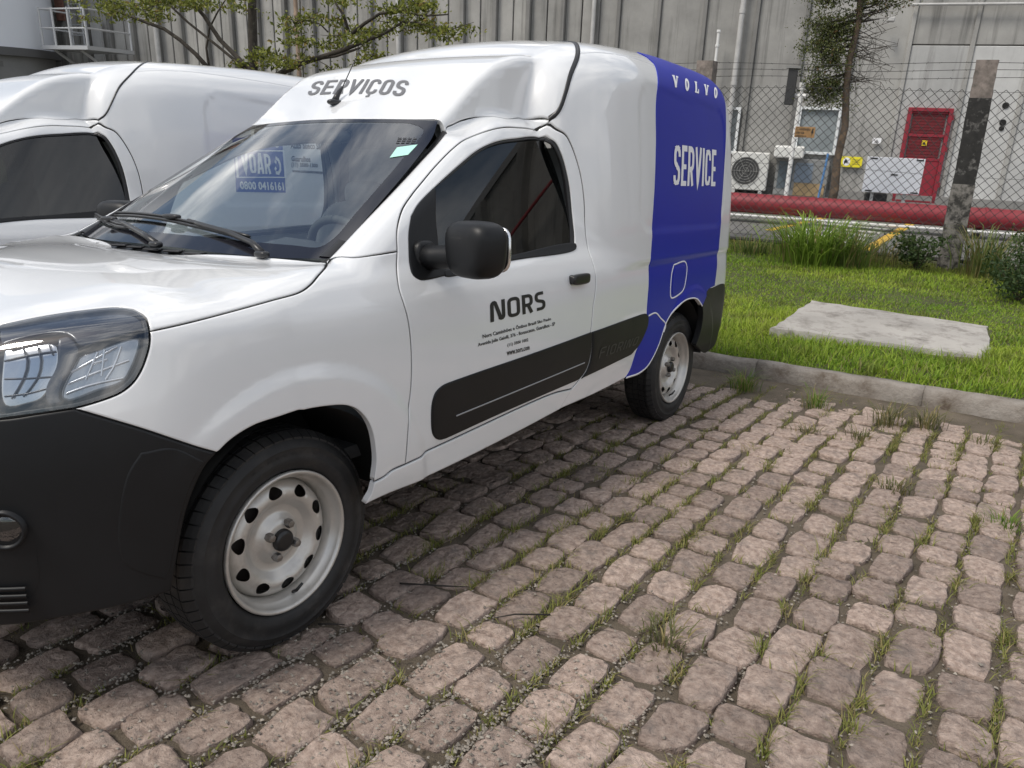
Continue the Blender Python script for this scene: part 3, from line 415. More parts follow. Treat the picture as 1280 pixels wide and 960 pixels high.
def panel_mesh(kind,segs,step=.022,thick=.018,off=0.,holes=(),crown=0.,soft=.0012,mirror=False,bnd=None):
    Bd=[boundary(segs,step*.6)] if bnd is None else [bnd]
    for h in holes: Bd.append(boundary(h,step*.6)[::-1])
    rim=np.vstack([shrink(b,.0045) for b in Bd]) if soft>0 else np.zeros((0,2))
    if len(rim):
        mk=inside(Bd[0],rim)
        for h in Bd[1:]: mk&=~inside(h,rim)
        rim=rim[mk]
    lo=Bd[0].min(0); hi=Bd[0].max(0); gx=np.arange(lo[0],hi[0]+step,step); gy=np.arange(lo[1],hi[1]+step,step*.866)
    G=np.array([(a+(step/2 if k%2 else 0),b) for k,b in enumerate(gy) for a in gx])
    m=inside(Bd[0],G)
    for h in Bd[1:]: m&=~inside(h,G)
    G=G[m]; allb=np.vstack(Bd)
    if len(G):
        dmin=np.full(len(G),1e9)
        for k in range(0,len(allb),200): dmin=np.minimum(dmin,np.sqrt(((G[:,None]-allb[None,k:k+200])**2).sum(-1)).min(1))
        G=G[dmin>step*.45]
    P2=np.vstack([allb,G,rim]) if len(G) else np.vstack([allb,rim])
    ed=[];o=0
    for b in Bd: n=len(b); ed+=[(o+i,o+(i+1)%n) for i in range(n)]; o+=n
    vs,_,fs,ov,_,_=delaunay_2d_cdt([Vector(p) for p in P2],ed,[],0,1e-6)
    UV=np.array([(p.x,p.y) for p in vs]); T=np.array([f for f in fs if len(f)==3])
    C=UV[T].mean(1); m=inside(Bd[0],C)
    for h in Bd[1:]: m&=~inside(h,C)
    T=T[m]
    back={}
    for k,l in enumerate(ov):
        for q in l: back[q]=k
    X=to3d(kind,UV,off); N=glass_n(UV[:,0],UV[:,1]) if kind=='glass' else grad(X)
    nb=[np.array([back[i] for i in range(s,s+len(b))]) for s,b in zip(np.cumsum([0]+[len(b) for b in Bd[:-1]]),Bd)]
    if crown>0:
        dd=np.full(len(X),1e9)
        for b in nb:
            for k in range(0,len(b),200): dd=np.minimum(dd,np.linalg.norm(X[:,None]-X[None,b[k:k+200]],axis=-1).min(1))
        X=X+N*(crown*(1-np.exp(-dd/.012)))[:,None]
    # face orientation
    fn=np.cross(X[T[:,1]]-X[T[:,0]],X[T[:,2]]-X[T[:,0]]); fl=(fn*N[T].mean(1)).sum(1)<0; T[fl]=T[fl][:,::-1]
    V=[X];NN=[N.copy()];Fc=[T]; tot=len(X)
    # directed boundary edges of the kept faces -> turned-in flange
    cnt={}
    for t in T:
        for a,b in ((t[0],t[1]),(t[1],t[2]),(t[2],t[0])): cnt[(a,b)]=1
    be=[(a,b) for (a,b) in cnt if (b,a) not in cnt]
    if be and thick>0:
        ids=sorted({i for e in be for i in e}); mp_={i:k for k,i in enumerate(ids)}
        out_=np.zeros((len(ids),3))
        for a,b in be:
            ev=X[b]-X[a]; w=np.cross(ev,N[a]+N[b]); w/=max(np.linalg.norm(w),1e-9); out_[mp_[a]]+=w; out_[mp_[b]]+=w
        out_/=np.maximum(np.linalg.norm(out_,axis=1,keepdims=True),1e-9)
        ia=np.array(ids); nmix=N[ia]+out_*.75; nmix/=np.linalg.norm(nmix,axis=1,keepdims=True)
        V[0]=X.copy(); V[0][ia]-=N[ia]*soft; NN[0][ia]=nmix
        V.append(V[0][ia]); NN.append(out_); V.append(V[0][ia]-N[ia]*thick); NN.append(out_)
        w=len(ids); q=[]
        for a,b in be: q.append((tot+mp_[b],tot+mp_[a],tot+w+mp_[a])); q.append((tot+mp_[b],tot+w+mp_[a],tot+w+mp_[b]))
        Fc.append(np.array(q))
    V=np.vstack(V);NN=np.vstack(NN);Fc=np.vstack(Fc)
    if mirror: V=V*[1,-1,1];NN=NN*[1,-1,1];Fc=Fc[:,::-1]
    return V,NN,Fc
def panel(name,key,material,parent,mirror=False,segs=None,kind=None,**k):
    kd,sg=PAN[key] if segs is None else (kind,segs)
    V,N,Fc=panel_mesh(kd,sg,mirror=mirror,**k)
    return link(name,npmesh(name,V,Fc,True,N),material,parent)
def mirrored(o,name,parent):
    me=o.data.copy(); n=len(me.vertices); co_=np.empty(n*3,np.float32); me.vertices.foreach_get('co',co_); V=co_.reshape(-1,3)*[1,-1,1]
    nl=len(me.loops); li=np.empty(nl,np.int32); me.loops.foreach_get('vertex_index',li); ln=np.empty(nl*3,np.float32); me.corner_normals.foreach_get('vector',ln); ln=ln.reshape(-1,3)*[1,-1,1]
    Nv=np.zeros((n,3)); Nv[li]=ln
    if all(len(p.vertices)==3 for p in me.polygons): Fc=li.reshape(-1,3)[:,::-1].copy()
    else: Fc=[tuple(p.vertices)[::-1] for p in me.polygons]
    r_=link(name,npmesh(name,V,Fc,True,Nv),None,parent)
    for m in o.data.materials: r_.data.materials.append(m)
    return r_
def both_halves(half_kind,segs):
    """closed outline from its left half (polar/nose/top), mirrored across the centre plane"""
    def fl(p):
        return [p[0],VPI-p[1]] if half_kind=='polar' else ([-p[0],p[1]] if half_kind=='nose' else [p[0],-p[1]])
    return segs+[([fl(p) for p in s[::-1]],i) for s,i in segs[::-1]]
def surf_strip(kind,uvs,width,off,step=.02):
    c=catmull(uvs,step); e=np.gradient(c,axis=0); e/=np.maximum(np.linalg.norm(e,axis=1,keepdims=True),1e-9); n=np.stack([-e[:,1],e[:,0]],-1)
    A=to3d(kind,c+n*width/2,off); Bq=to3d(kind,c-n*width/2,off); Ai=to3d(kind,c+n*width/2,off-.004); Bi=to3d(kind,c-n*width/2,off-.004); m=len(c)
    V=np.vstack([Ai,A,Bq,Bi]); Fc=[]
    for i in range(m-1):
        for k in range(3): Fc.append((k*m+i,k*m+i+1,(k+1)*m+i+1,(k+1)*m+i))
    return V,Fc
# ---- lettering: stroke letters in a unit box (x 0..w, y 0..1)
def arc(cx_,cy_,rx,ry,a0,a1,n=7): return [(cx_+rx*math.cos(math.radians(a0+(a1-a0)*i/n)),cy_+ry*math.sin(math.radians(a0+(a1-a0)*i/n))) for i in range(n+1)]
def rrect(x0,y0,x1,y1,r_):
    return arc(x1-r_,y1-r_,r_,r_,0,90,4)+arc(x0+r_,y1-r_,r_,r_,90,180,4)+arc(x0+r_,y0+r_,r_,r_,180,270,4)+arc(x1-r_,y0+r_,r_,r_,270,360,4)
def glyph(ch,w,t,style):
    """list of (polyline, closed, width)"""
    h=t/2; l,r_,b,tp=h,w-h,h,1-h; R=min(.16,w*.38)
    if ch=='S': return [(arc(r_-R,tp-R,R,R,10,90,3)[0:0]+[(r_,tp)] if style=='wide' else arc(r_-R,tp-R,R,R,0,90,4),False,t)] and [(([(r_,tp)] if style=='wide' else [(r_,tp-R*1.35)]+arc(r_-R,tp-R,R,R,0,90,4))+arc(l+R,tp-R,R,R,90,180,4)+arc(l+R,.52+R*.9,R,R*.9,180,255,3)+arc(r_-R,.48-R*.9,R,R*.9,75,0,3)+arc(r_-R,b+R,R,R,0,-90,4)+([(l,b)] if style=='wide' else arc(l+R,b+R,R,R,270,180,4)+[(l,b+R*1.35)]),False,t)]
    if ch=='E': return [([(r_+h,tp),(l,tp),(l,b),(r_+h,b)],False,t),([(l,.5),(r_+h*.5,.5)],False,t*.9)]
    if ch=='R': return [([(l,0),(l,tp)]+[(r_-R,tp)]+arc(r_-R,tp-R,R,R,90,0,4)+arc(r_-R,.44+R,R,R,0,-90,4)+[(l,.44)],False,t),([(l+(r_-l)*.55,.44),(r_,0)],False,t)]
    if ch=='V': return [([(h*.9,1),(w/2,h*.4),(w-h*.9,1)],False,t)]
    if ch=='I': return [([(l,0),(l,1)],False,t)]
    if ch in 'CÇ':
        g=[([(r_,tp-R*1.45)]+arc(r_-R,tp-R,R,R,0,90,4)+arc(l+R,tp-R,R,R,90,180,4)+arc(l+R,b+R,R,R,180,270,4)+arc(r_-R,b+R,R,R,270,360,4)+[(r_,b+R*1.45)],False,t)]
        if ch=='Ç': g.append(([(w/2,0),(w/2+.02,-.13),(w/2-.10,-.17)],False,t*.6))
        return g
    if ch=='O': return [(rrect(l,b,r_,tp,R),True,t)]
    if ch=='N':
        q=w*.17; return [([(l,0),(l,tp-q*1.3)]+arc(l+q*.8,tp-q*1.1,q*.8,q*1.1,170,50,4)+[(r_-q*1.35,b+q*.75)]+arc(r_-q*.8,b+q*1.1,q*.8,q*1.1,230,350,4)+[(r_,1)],False,t)]
    if ch=='A': return [([(h*.8,0),(w/2-.03,1-h*.4),(w/2+.03,1-h*.4),(w-h*.8,0)],False,t),([(w*.25,.28),(w*.75,.28)],False,t*.8)]
    if ch=='L': return [([(l,1),(l,b),(w,b)],False,t)]
    if ch=='F': return [([(w,tp),(l+R,tp)]+arc(l+R,tp-R,R,R,90,180,3)+[(l,0)],False,t),([(l,.5),(w*.85,.5)],False,t)]
    return []
def slab(ch,w,t):
    th=t*.55; s_=[]
    if ch=='V': s_=[([(w*.2,1),(w*.5,.03)],False,t),([(w*.5,.03),(w*.8,1)],False,th),([(0,1-th/2),(w*.42,1-th/2)],False,th),([(w*.62,1-th/2),(w,1-th/2)],False,th)]
    if ch=='O': s_=[([(w/2+(w/2-t*.5)*math.cos(a),.5+(.5-th*.5)*math.sin(a)) for a in np.linspace(0,2*math.pi,25)[:-1]],True,t*.85)]
    if ch=='L': s_=[([(w*.3,0),(w*.3,1)],False,t),([(0,1-th/2),(w*.6,1-th/2)],False,th),([(0,th/2),(w,th/2)],False,th),([(w-th/2,0),(w-th/2,.34)],False,th)]
    return s_
def stroke_quads(poly,closed,w):
    P=np.array(poly,float)
    k=[0]+[i for i in range(1,len(P)) if np.linalg.norm(P[i]-P[i-1])>1e-4]; P=P[k]
    if closed and np.linalg.norm(P[0]-P[-1])<1e-4: P=P[:-1]
    # subdivide long legs so that the letter follows the panel
    Q=[];n=len(P)
    for i in range(n if closed else n-1):
        a,b=P[i],P[(i+1)%n]; m=max(1,int(np.linalg.norm(b-a)/.12)); Q+=[a+(b-a)*j/m for j in range(m)]
    if not closed: Q.append(P[-1])
    P=np.array(Q); n=len(P); L_=[];R_=[]
    for i in range(n):
        a=P[(i-1)%n] if (closed or i>0) else None; b=P[(i+1)%n] if (closed or i<n-1) else None
        d1=None if a is None else (P[i]-a)/max(np.linalg.norm(P[i]-a),1e-9); d2=None if b is None else (b-P[i])/max(np.linalg.norm(b-P[i]),1e-9)
        if d1 is None: d1=d2
        if d2 is None: d2=d1
        n1=np.array([-d1[1],d1[0]]);n2=np.array([-d2[1],d2[0]]); m=n1+n2; m/=max(np.linalg.norm(m),1e-6); s_=1/max(m@n1,.42)
        L_.append(P[i]+m*w/2*s_); R_.append(P[i]-m*w/2*s_)
    V=L_+R_; Fc=[(i,(i+1)%n,n+(i+1)%n,n+i) for i in range(n if closed else n-1)]
    return V,Fc
def word(text,w,gap,t,style='cond',slant=0.,widths={}):
    V=[];Fc=[];x=0
    for ch in text:
        cw=widths.get(ch,w)
        if ch==' ': x+=cw+gap; continue
        for poly,cl,tw in (slab(ch,cw,t) if style=='slab' else glyph(ch,cw,t,style)):
            v,f=stroke_quads(poly,cl,tw); o=len(V); V+=[(p[0]+x+slant*p[1],p[1]) for p in v]; Fc+=[tuple(i+o for i in q) for q in f]
        x+=cw+gap
    V=np.array(V); W_=x-gap+max(slant,0); return V/np.array([W_,1]),Fc
def font_word(text,bold=.0):
    c=bpy.data.curves.new('txt','FONT'); c.body=text; c.offset=bold; c.resolution_u=2
    o=bpy.data.objects.new('txt',c); COL.objects.link(o); dg=bpy.context.evaluated_depsgraph_get(); me=bpy.data.meshes.new_from_object(o.evaluated_get(dg))
    V=np.array([v.co[:2] for v in me.vertices]); Fc=[tuple(p.vertices) for p in me.polygons]; bpy.data.objects.remove(o); bpy.data.curves.remove(c); bpy.data.meshes.remove(me)
    lo=V.min(0);hi=V.max(0); return (V-lo)/(hi-lo),Fc
def decal(name,VF,quad,material,parent,kind='polar',off=.0012,mirror=False):
    """quad: surface coordinates of TL,TR,BR,BL"""
    V,Fc=VF; tl,tr,br,bl=[np.array(q,float) for q in quad]; a=V[:,:1];b=V[:,1:]
    uv=(bl*(1-a)+br*a)*(1-b)+(tl*(1-a)+tr*a)*b
    X=to3d(kind,uv,off); 
    if mirror: X=X*[1,-1,1]
    me=npmesh(name,X,Fc,False)
    return link(name,me,material,parent)
def solidquad(n=6): 
    V=[(i/n,j/n) for j in range(n+1) for i in range(n+1)]; return np.array(V),[(j*(n+1)+i,j*(n+1)+i+1,(j+1)*(n+1)+i+1,(j+1)*(n+1)+i) for j in range(n) for i in range(n)]
def window_glass(name,material,parent,sgn):
    # a smooth pane: quadratic fitted to the opening, sunk a little behind the seal
    V,N,Fc=panel_mesh('polar',PAN['glass'][1],step=.03,off=-.009,thick=0,soft=0)
    def B_(x,z): return np.stack([np.ones_like(x),x,z,z*z,x*z],-1)
    c,*_=np.linalg.lstsq(B_(V[:,0],V[:,2]),V[:,1],rcond=None); V[:,1]=B_(V[:,0],V[:,2])@c
    N=np.stack([-(c[1]+c[4]*V[:,2]),np.ones(len(V)),-(c[2]+2*c[3]*V[:,2]+c[4]*V[:,0])],-1); N/=np.linalg.norm(N,axis=1,keepdims=True)
    V=V*[1,sgn,1];N=N*[1,sgn,1]; Fc=Fc if sgn>0 else Fc[:,::-1]
    return link(name,npmesh(name,V,Fc,True,N),material,parent)
# ------------------------------------------------------------------ the van
def make_wheel(parent,x,y,z,steer=0,side=1):
    w=empty('wheel',parent,(x,y,z)); w.rotation_euler=(0,0,steer+(0 if side>0 else math.pi))
    R=.300
    prof=[(.187,-.155),(.195,-.165),(.215,-.172),(.250,-.176),(.278,-.170),(.290,-.158),(R-.004,-.150),(R,-.135),(R,-.090),(R,-.045),(R-.003,-.030),(.2925,-.018),(.283,-.006),(.268,.002),(.262,.0045),(.259,.0035),(.240,.004),(.236,.0055),(.225,.005),(.213,.001),(.2035,-.004),(.2005,-.008),(.198,-.016)]
    V,Fc=lathe(prof,96); t=link('tyre',npmesh('tyre',np.array(V),Fc,True),RUBBER,w); t.data.set_sharp_from_angle(angle=math.radians(40))
    # tread blocks: chevron lugs round the shoulder and crown, sunk sipes between
    m=MB(); nb=58
    for k in range(nb):
        a=2*math.pi*k/nb
        for (y0,y1,sh,dr,wd) in ((-.040,-.006,.32,-.0,.88),(-.074,-.044,-.25,.0,.88),(-.106,-.078,.25,.0,.88),(-.150,-.110,-.3,.0,.86)):
            n_=3 if y0==-.040 else 2; ring=[]
            for i in range(n_+1):
                yy=y0+(y1-y0)*i/n_; tw=sh*(i/n_-.5)*.06
                rr=R+.0045 if yy<-.028 else (R+.0035 if yy<-.02 else R-.003)
                if yy>-.012: rr=.2885
                if yy<-.14: rr=R+.001
                hw=math.pi/nb*wd
                ring.append([(rr*math.cos(a+tw-hw),yy,rr*math.sin(a+tw-hw)),(rr*math.cos(a+tw+hw),yy,rr*math.sin(a+tw+hw)),((rr-.012)*math.cos(a+tw-hw),yy,(rr-.012)*math.sin(a+tw-hw)),((rr-.012)*math.cos(a+tw+hw),yy,(rr-.012)*math.sin(a+tw+hw))])
            V=[p for q in ring for p in q]; Fq=[]
            for i in range(n_): o=i*4; Fq+=[(o,o+1,o+5,o+4),(o,o+4,o+6,o+2),(o+1,o+3,o+7,o+5)]
            Fq+=[(0,2,3,1),(n_*4,n_*4+1,n_*4+3,n_*4+2)]; m.add(V,Fq)
    tr=m.build('tread',RUBBER,w); tag(tr,kind='stuff')
    # raised sidewall lettering bars
    m=MB()
    for a0,a1,n_ in ((65,118,9),(245,300,8)):
        for i in range(n_):
            a=math.radians(a0+(a1-a0)*i/n_); da=math.radians(2.2)
            for rr in (.228,.246):
                m.add([(rr*math.cos(a),.0062,rr*math.sin(a)),(rr*math.cos(a+da),.0062,rr*math.sin(a+da)),((rr+.004)*math.cos(a+da),.0062,(rr+.004)*math.sin(a+da)),((rr+.004)*math.cos(a),.0062,(rr+.004)*math.sin(a))],[(0,1,2,3)])
    tag(m.build('sidewall_marking',RUBBER,w),kind='stuff')
    # rim barrel and flange
    prof=[(.197,-.010),(.1985,-.002),(.197,.003),(.193,.004),(.1885,.0015),(.185,-.006),(.183,-.016),(.176,-.024),(.172,-.030),(.168,-.05),(.165,-.075),(.165,-.16)]
    V,Fc=lathe(prof,96); rim=link('rim',npmesh('rim',np.array(V),Fc,True),STEEL,w)
    # disc with ten punched holes
    dp=[(.0,-.030),(.030,-.030),(.044,-.031),(.050,-.034),(.062,-.046),(.075,-.054),(.090,-.052),(.100,-.044),(.108,-.035),(.116,-.029),(.126,-.026),(.138,-.028),(.148,-.034),(.156,-.042),(.163,-.055),(.167,-.070)]
    nh=10
    def ring(rr,n,a0=0): return [(rr*math.cos(a0+2*math.pi*k/n),rr*math.sin(a0+2*math.pi*k/n)) for k in range(n)]
    holes=[]
    for k in range(nh):
        a=2*math.pi*(k+.35)/nh; ca,sa=math.cos(a),math.sin(a); h=[]
        for q in range(18):
            th=2*math.pi*q/18; lr=.0165*math.cos(th)*(1-.12*math.sin(th)**2); lt=.0215*math.sin(th)*(1-.22*math.cos(th)); h.append(((.137+lr)*ca-lt*sa,(.137+lr)*sa+lt*ca))
        holes.append(h)
    pts=[];ed=[]
    for h in holes:
        o=len(pts); pts+=h; ed+=[(o+i,o+(i+1)%18) for i in range(18)]
    hv=[np.array(h) for h in holes]
    for rr,n in ((.035,32),(.044,40),(.050,40),(.056,48),(.062,48),(.068,48),(.075,56),(.082,56),(.090,64),(.095,64),(.100,64),(.108,72),(.116,80),(.122,90),(.130,90),(.137,90),(.144,90),(.152,96),(.158,96),(.163,96),(.167,96)):
        for p in ring(rr,n,rr*37):
            if all(np.min(np.hypot(h[:,0]-p[0],h[:,1]-p[1]))>.004 for h in hv) and not any(inside(h,np.array([p]))[0] for h in hv): pts.append(p)
    pts.append((0,0)); vs,_,fs,_,_,_=delaunay_2d_cdt([Vector(p) for p in pts],ed,[],0,1e-6)
    UV=np.array([(p.x,p.y) for p in vs]); T=np.array([f for f in fs]); C=UV[T].mean(1); keep=np.ones(len(T),bool)
    for h in hv: keep&=~inside(h,C)
    T=T[keep]; rr=np.hypot(UV[:,0],UV[:,1])
    def dz_(P):
        rr=np.hypot(P[:,0],P[:,1]); y_=interp(dp,rr)
        hd=np.full(len(P),1e9)
        for h in hv: hd=np.minimum(hd,np.hypot(P[:,0][:,None]-h[:,0],P[:,1][:,None]-h[:,1]).min(1))
        return y_-.0022*np.exp(-(hd/.0035)**2)
    Y=dz_(UV); X=np.stack([UV[:,0],Y,UV[:,1]],-1)
    e=1e-3; gx=(dz_(UV+[e,0])-dz_(UV-[e,0]))/(2*e); gy=(dz_(UV+[0,e])-dz_(UV-[0,e]))/(2*e); N=np.stack([-gx,np.ones(len(gx)),-gy],-1); N/=np.linalg.norm(N,axis=1,keepdims=True)
    f0=np.cross(X[T[:,1]]-X[T[:,0]],X[T[:,2]]-X[T[:,0]])[:,1]<0; T[f0]=T[f0][:,::-1]
    Vh=[];Fh=[];Nh=[]
    for h in holes:
        o=len(X)+len(Vh); top=np.array(h); c=top.mean(0); yv=dz_(top)
        for k,p in enumerate(top):
            nn=(c-p)/np.linalg.norm(c-p)
            Vh+= [(p[0],yv[k],p[1]),(p[0],yv[k]-.006,p[1])]; Nh+=[(nn[0],0,nn[1])]*2
        n=len(h)
        for k in range(n): a,b=o+2*k,o+2*((k+1)%n); Fh+=[(a,b,b+1),(a,b+1,a+1)]
    X=np.vstack([X,Vh]);N=np.vstack([N,Nh]);T=np.vstack([T,np.array(Fh)])
    link('wheel_disc',npmesh('wheel_disc',X,T,True,N),STEEL,w)
    # hub cap, bolts, valve, brake drum behind
    V,Fc=lathe([(.0,-.012),(.018,-.0123),(.0265,-.014),(.030,-.019),(.031,-.030),(.0311,-.036)],32); link('hub_cap',npmesh('hub_cap',np.array(V),Fc,True),PLASTS,w)
    for k in range(4):
        a=math.radians(28+90*k); m=MB(); c=(.047*math.cos(a),-.026,.047*math.sin(a))
        V=[];Fq=[]
        for (rr,y_) in ((.0125,-.008),(.0125,.009),(.0105,.013),(.005,.0145)):
            for q in range(6): V.append((c[0]+rr*math.cos(q*math.pi/3),c[1]+y_,c[2]+rr*math.sin(q*math.pi/3)))
        for i in range(3):
            for q in range(6): Fq.append((i*6+q,i*6+(q+1)%6,(i+1)*6+(q+1)%6,(i+1)*6+q))
        Fq.append(tuple(18+q for q in range(6))); m.add(V,Fq); m.build('wheel_bolt',mat('dull_steel',(.32,.31,.30),.4,metal=.85,dirt=((.10,.08,.06),40,.4,.8)),w,angle=30)
    a=math.radians(-100); m=MB(); m.tube([(.172*math.cos(a),-.030,.172*math.sin(a)),(.160*math.cos(a),-.012,.160*math.sin(a)),(.146*math.cos(a-.12),-.004,.146*math.sin(a-.12))],[.005,.005,.004],8); m.build('valve',PLASTS,w,smooth=True)
    m=MB(); m.add(*lathe([(.0,-.075),(.155,-.075),(.16,-.085),(.16,-.14)],40)); m.build('brake_drum',mat('rusty_iron',(.045,.035,.03),.7,metal=.3,var=.5,vscale=12),w,smooth=True)
    return w
def superbox(c,h,n=3.2,su=24,sv=16,taper=0.,M=None):
    """rounded box, exponent n"""
    V=[];Fc=[]
    def sp(a): return math.copysign(abs(a)**(2/n),a)
    for j in range(sv+1):
        ph=-math.pi/2+math.pi*j/sv
        for i in range(su):
            th=2*math.pi*i/su; p=Vector((h[0]*sp(math.cos(ph))*sp(math.cos(th)),h[1]*sp(math.cos(ph))*sp(math.sin(th)),h[2]*sp(math.sin(ph))))
            p.x*=1+taper*p.z/h[2]; p.y*=1+taper*p.z/h[2]
            V.append((M@p if M else p)+Vector(c))
    for j in range(sv):
        for i in range(su): Fc.append((j*su+i,j*su+(i+1)%su,(j+1)*su+(i+1)%su,(j+1)*su+i))
    return V,Fc
def make_van():
    van=empty('delivery_van')
    W_=[PAN['winhole'][1]]
    # --- body panels (left side built, right side mirrored)
    panel('hood',None,WHITE,van,segs=both_halves('polar',PAN['hood'][1]),kind='polar',step=.028)
    fe=panel('fender','fender',WHITE,van,step=.017); mirrored(fe,'fender',van)
    sp_=panel('side_panel','side',WHITE,van,step=.019)
    doors=[]
    dl=panel('door','door',WHITE,van,step=.022,holes=W_); dr=mirrored(dl,'door',van)
    si=panel('sill','sill',WHITE,van,step=.02,off=.002); mirrored(si,'sill',van)
    rp_=panel('roof_panel',None,WHITE,van,segs=both_halves('polar',PAN['roof'][1]),kind='polar',step=.017)
    panel('cargo_roof',None,WHITE,van,segs=both_halves('polar',PAN['cargoroof'][1]),kind='polar',step=.04)
    sr=mirrored(sp_,'side_panel',van)
    for nm,key in (('door_gap_shade','door_low'),('door_gap_shade','door_up'),('door_gap_shade','door_rear'),('door_gap_shade','sill_t'),('wing_gap_shade','seam'),('wing_gap_shade','fend_bot'),('wing_gap_shade','fend_top'),('bumper_gap_shade','bump_top')):
        V,Fc=surf_strip('polar',LIN[key],.0105,-.0042,.03)  # dark filler strips: the shade inside the shut lines, painted in
        for q_,P_ in ((1,sp_),(-1,sr)): link(nm,npmesh(nm,V*[1,q_,1],Fc,True),DARK,P_)
    # black joint between cab roof and cargo box
    V,Fc=surf_strip('polar',LIN['cseam'],.0145,.0025); V=np.vstack([V,V*[1,-1,1]]); n=len(V)//2; Fc=Fc+[tuple(i+n for i in f)[::-1] for f in Fc]
    link('roof_seam',npmesh('roof_seam',V,Fc,True),PLASTS,rp_)
    # --- doors: seal, glass, mirror triangle, trim, handle, moulding, lettering, mirror
    seal=mat('window_seal',(.009,.009,.01),.45)
    for sgn,D in ((1,dl),(-1,dr)):
        mi=sgn<0
        panel('window_seal','winhole',seal,D,mirror=mi,step=.02,off=-.003,thick=.014,holes=[PAN['glass'][1]])
        window_glass('window_glass',SG if sgn>0 else SGR,D,sgn)
        panel('mirror_mount','tri',PLAST,D,mirror=mi,step=.02,off=.002,thick=.006)
        panel('window_trim','trimlow',PLAST,D,mirror=mi,step=.02,off=.004,thick=.012)
        panel('side_moulding','mould',PLAST,D,mirror=mi,step=.02,off=.004,thick=.01,crown=.009,soft=.002)
        V,Fc=surf_strip('polar',LIN['groove'],.0038,.0142); V=V*[1,sgn,1]; link('moulding_line',npmesh('moulding_line',V,Fc,True),mat('bright_line',(.30,.31,.32),.3),D)
        # handle in its recess
        hc=to3d('polar',np.array(PAN['handle'][1][0][0]).mean(0)[None],0)[0]
        m=MB(); m.add(*superbox((hc[0],(hc[1]+.018),hc[2]),(.066,.010,.021),4)); m.add(*superbox((hc[0]-.05,hc[1]+.008,hc[2]),(.013,.016,.018),3)); m.add(*superbox((hc[0]+.05,hc[1]+.008,hc[2]),(.013,.016,.018),3)); m.v=[(a,b*sgn,c) for a,b,c in m.v]; m.build('door_handle',PLASTS,D,smooth=True)
        m=MB(); m.add(*superbox((hc[0],hc[1]-.001,hc[2]-.016),(.058,.006,.022),2.6)); m.v=[(a,b*sgn,c) for a,b,c in m.v]; m.build('handle_recess',WHITE,D,smooth=True)
        # mirror: sail arm and deep rounded housing, glass facing back
        m=MB()
        Mx=Matrix.Rotation(math.radians(-14),3,'Z')
        m.add(*superbox((-.552,.925,1.060),(.064,.094,.082),3.4,28,18,.05,Mx)); m.v=[(a,b*sgn,c) for a,b,c in m.v]; m.build('mirror_housing',PLAST,D,smooth=True)
        m=MB(); m.tube([(-.542,.72,1.030),(-.546,.78,1.028),(-.550,.85,1.036),(-.552,.90,1.045)],[.040,.036,.034,.034],14); m.add(*superbox((-.545,.735,1.025),(.045,.022,.052),3)); m.v=[(a,b*sgn,c) for a,b,c in m.v]; m.build('mirror_arm',PLAST,D,smooth=True)
        m=MB(); Vq,Fq=superbox((-.611,.93,1.060),(.008,.078,.068),4,20,12); m.add(Vq,Fq); m.v=[(a,b*sgn,c) for a,b,c in m.v]; m.build('mirror_glass',CHROME,D,smooth=True)
        # inner trim
        panel('door_trim',None,INTER,D,mirror=mi,segs=[([[-.45,-.36],[-1.46,-.36]],0),([[-1.46,-.36],[-1.46,.16]],0),([[-1.46,.16],[-.45,.16]],0),([[-.45,.16],[-.45,-.36]],0)],kind='polar',step=.06,off=-.05,thick=0,soft=0)
    T=TXT
    decal('lettering',word('NORS',.62,.11,.172,'wide',widths={'N':.72,'O':.64,'R':.58,'S':.58}),T['nors'],BLACKV,dl)
    for k,s_ in (('l1','Nors Caminhões e Ônibus Brasil São Paulo'),('l2','Avenida Julia Gaiolli, 376 - Bonsucesso, Guarulhos - SP'),('l3','(11) 3500 1002'),('l4','www.nors.com')):
        decal('lettering',font_word(s_,.022),T[k],BLACKV,dl)
    # --- cargo side
    for sgn,D in ((1,sp_),(-1,sr)):
        mi=sgn<0
        panel('blue_wrap','blue',BLUE,D,mirror=mi,step=.015,off=.0024,thick=.003,soft=.0003)
        panel('side_moulding','mould2',PLAST,D,mirror=mi,step=.018,off=.004,thick=.01,crown=.009,soft=.002)
        m_=[(LIN['archr'],.007,.0036),(LIN['trimline'],.007,.0036),(PAN['flap'][1][0][0]+PAN['flap'][1][0][0][:1],.0075,.0036)]
        for uvs,wd,of in m_:
            V,Fc=surf_strip('polar',uvs,wd,of,.012); link('white_edging',npmesh('white_edging',V*[1,sgn,1],Fc,True),WHITEV,D)
        fu=np.array(PAN['flap'][1][0][0]); fc=fu.mean(0); fu=((fu-fc)*.80+fc).tolist()
        panel('fuel_flap',None,BLUE,D,mirror=mi,segs=[(fu,0)],kind='polar',step=.02,off=.0045,thick=.004,soft=.0006)
    decal('lettering',word('VOLVO',.62,.78,.24,'slab',widths={'V':.74,'L':.58,'O':.60}),T['volvo'],WHITEV,sp_,off=.0045)
    decal('lettering',word('SERVICE',.40,.075,.135,'cond',widths={'I':.135,'V':.44,'E':.34}),T['service'],WHITEV,sp_,off=.0045)
    decal('lettering',word('FIORINO',.62,.22,.13,'wide',.25,widths={'I':.14}),T['fior'],mat('embossed_plastic',(.028,.029,.031),.30),sp_,off=.0145)
    # mirrored text on the far side panel is left off: nothing of it can be seen
    # --- roof: lettering, aerial
    decal('lettering',word('SERVIÇOS',.50,.11,.15,'cond',0,widths={'I':.15,'V':.54}),T['servicos'],GREYV,rp_,off=.0022)
    ab=to3d('top',np.array([[-.945,-.055]]))[0]
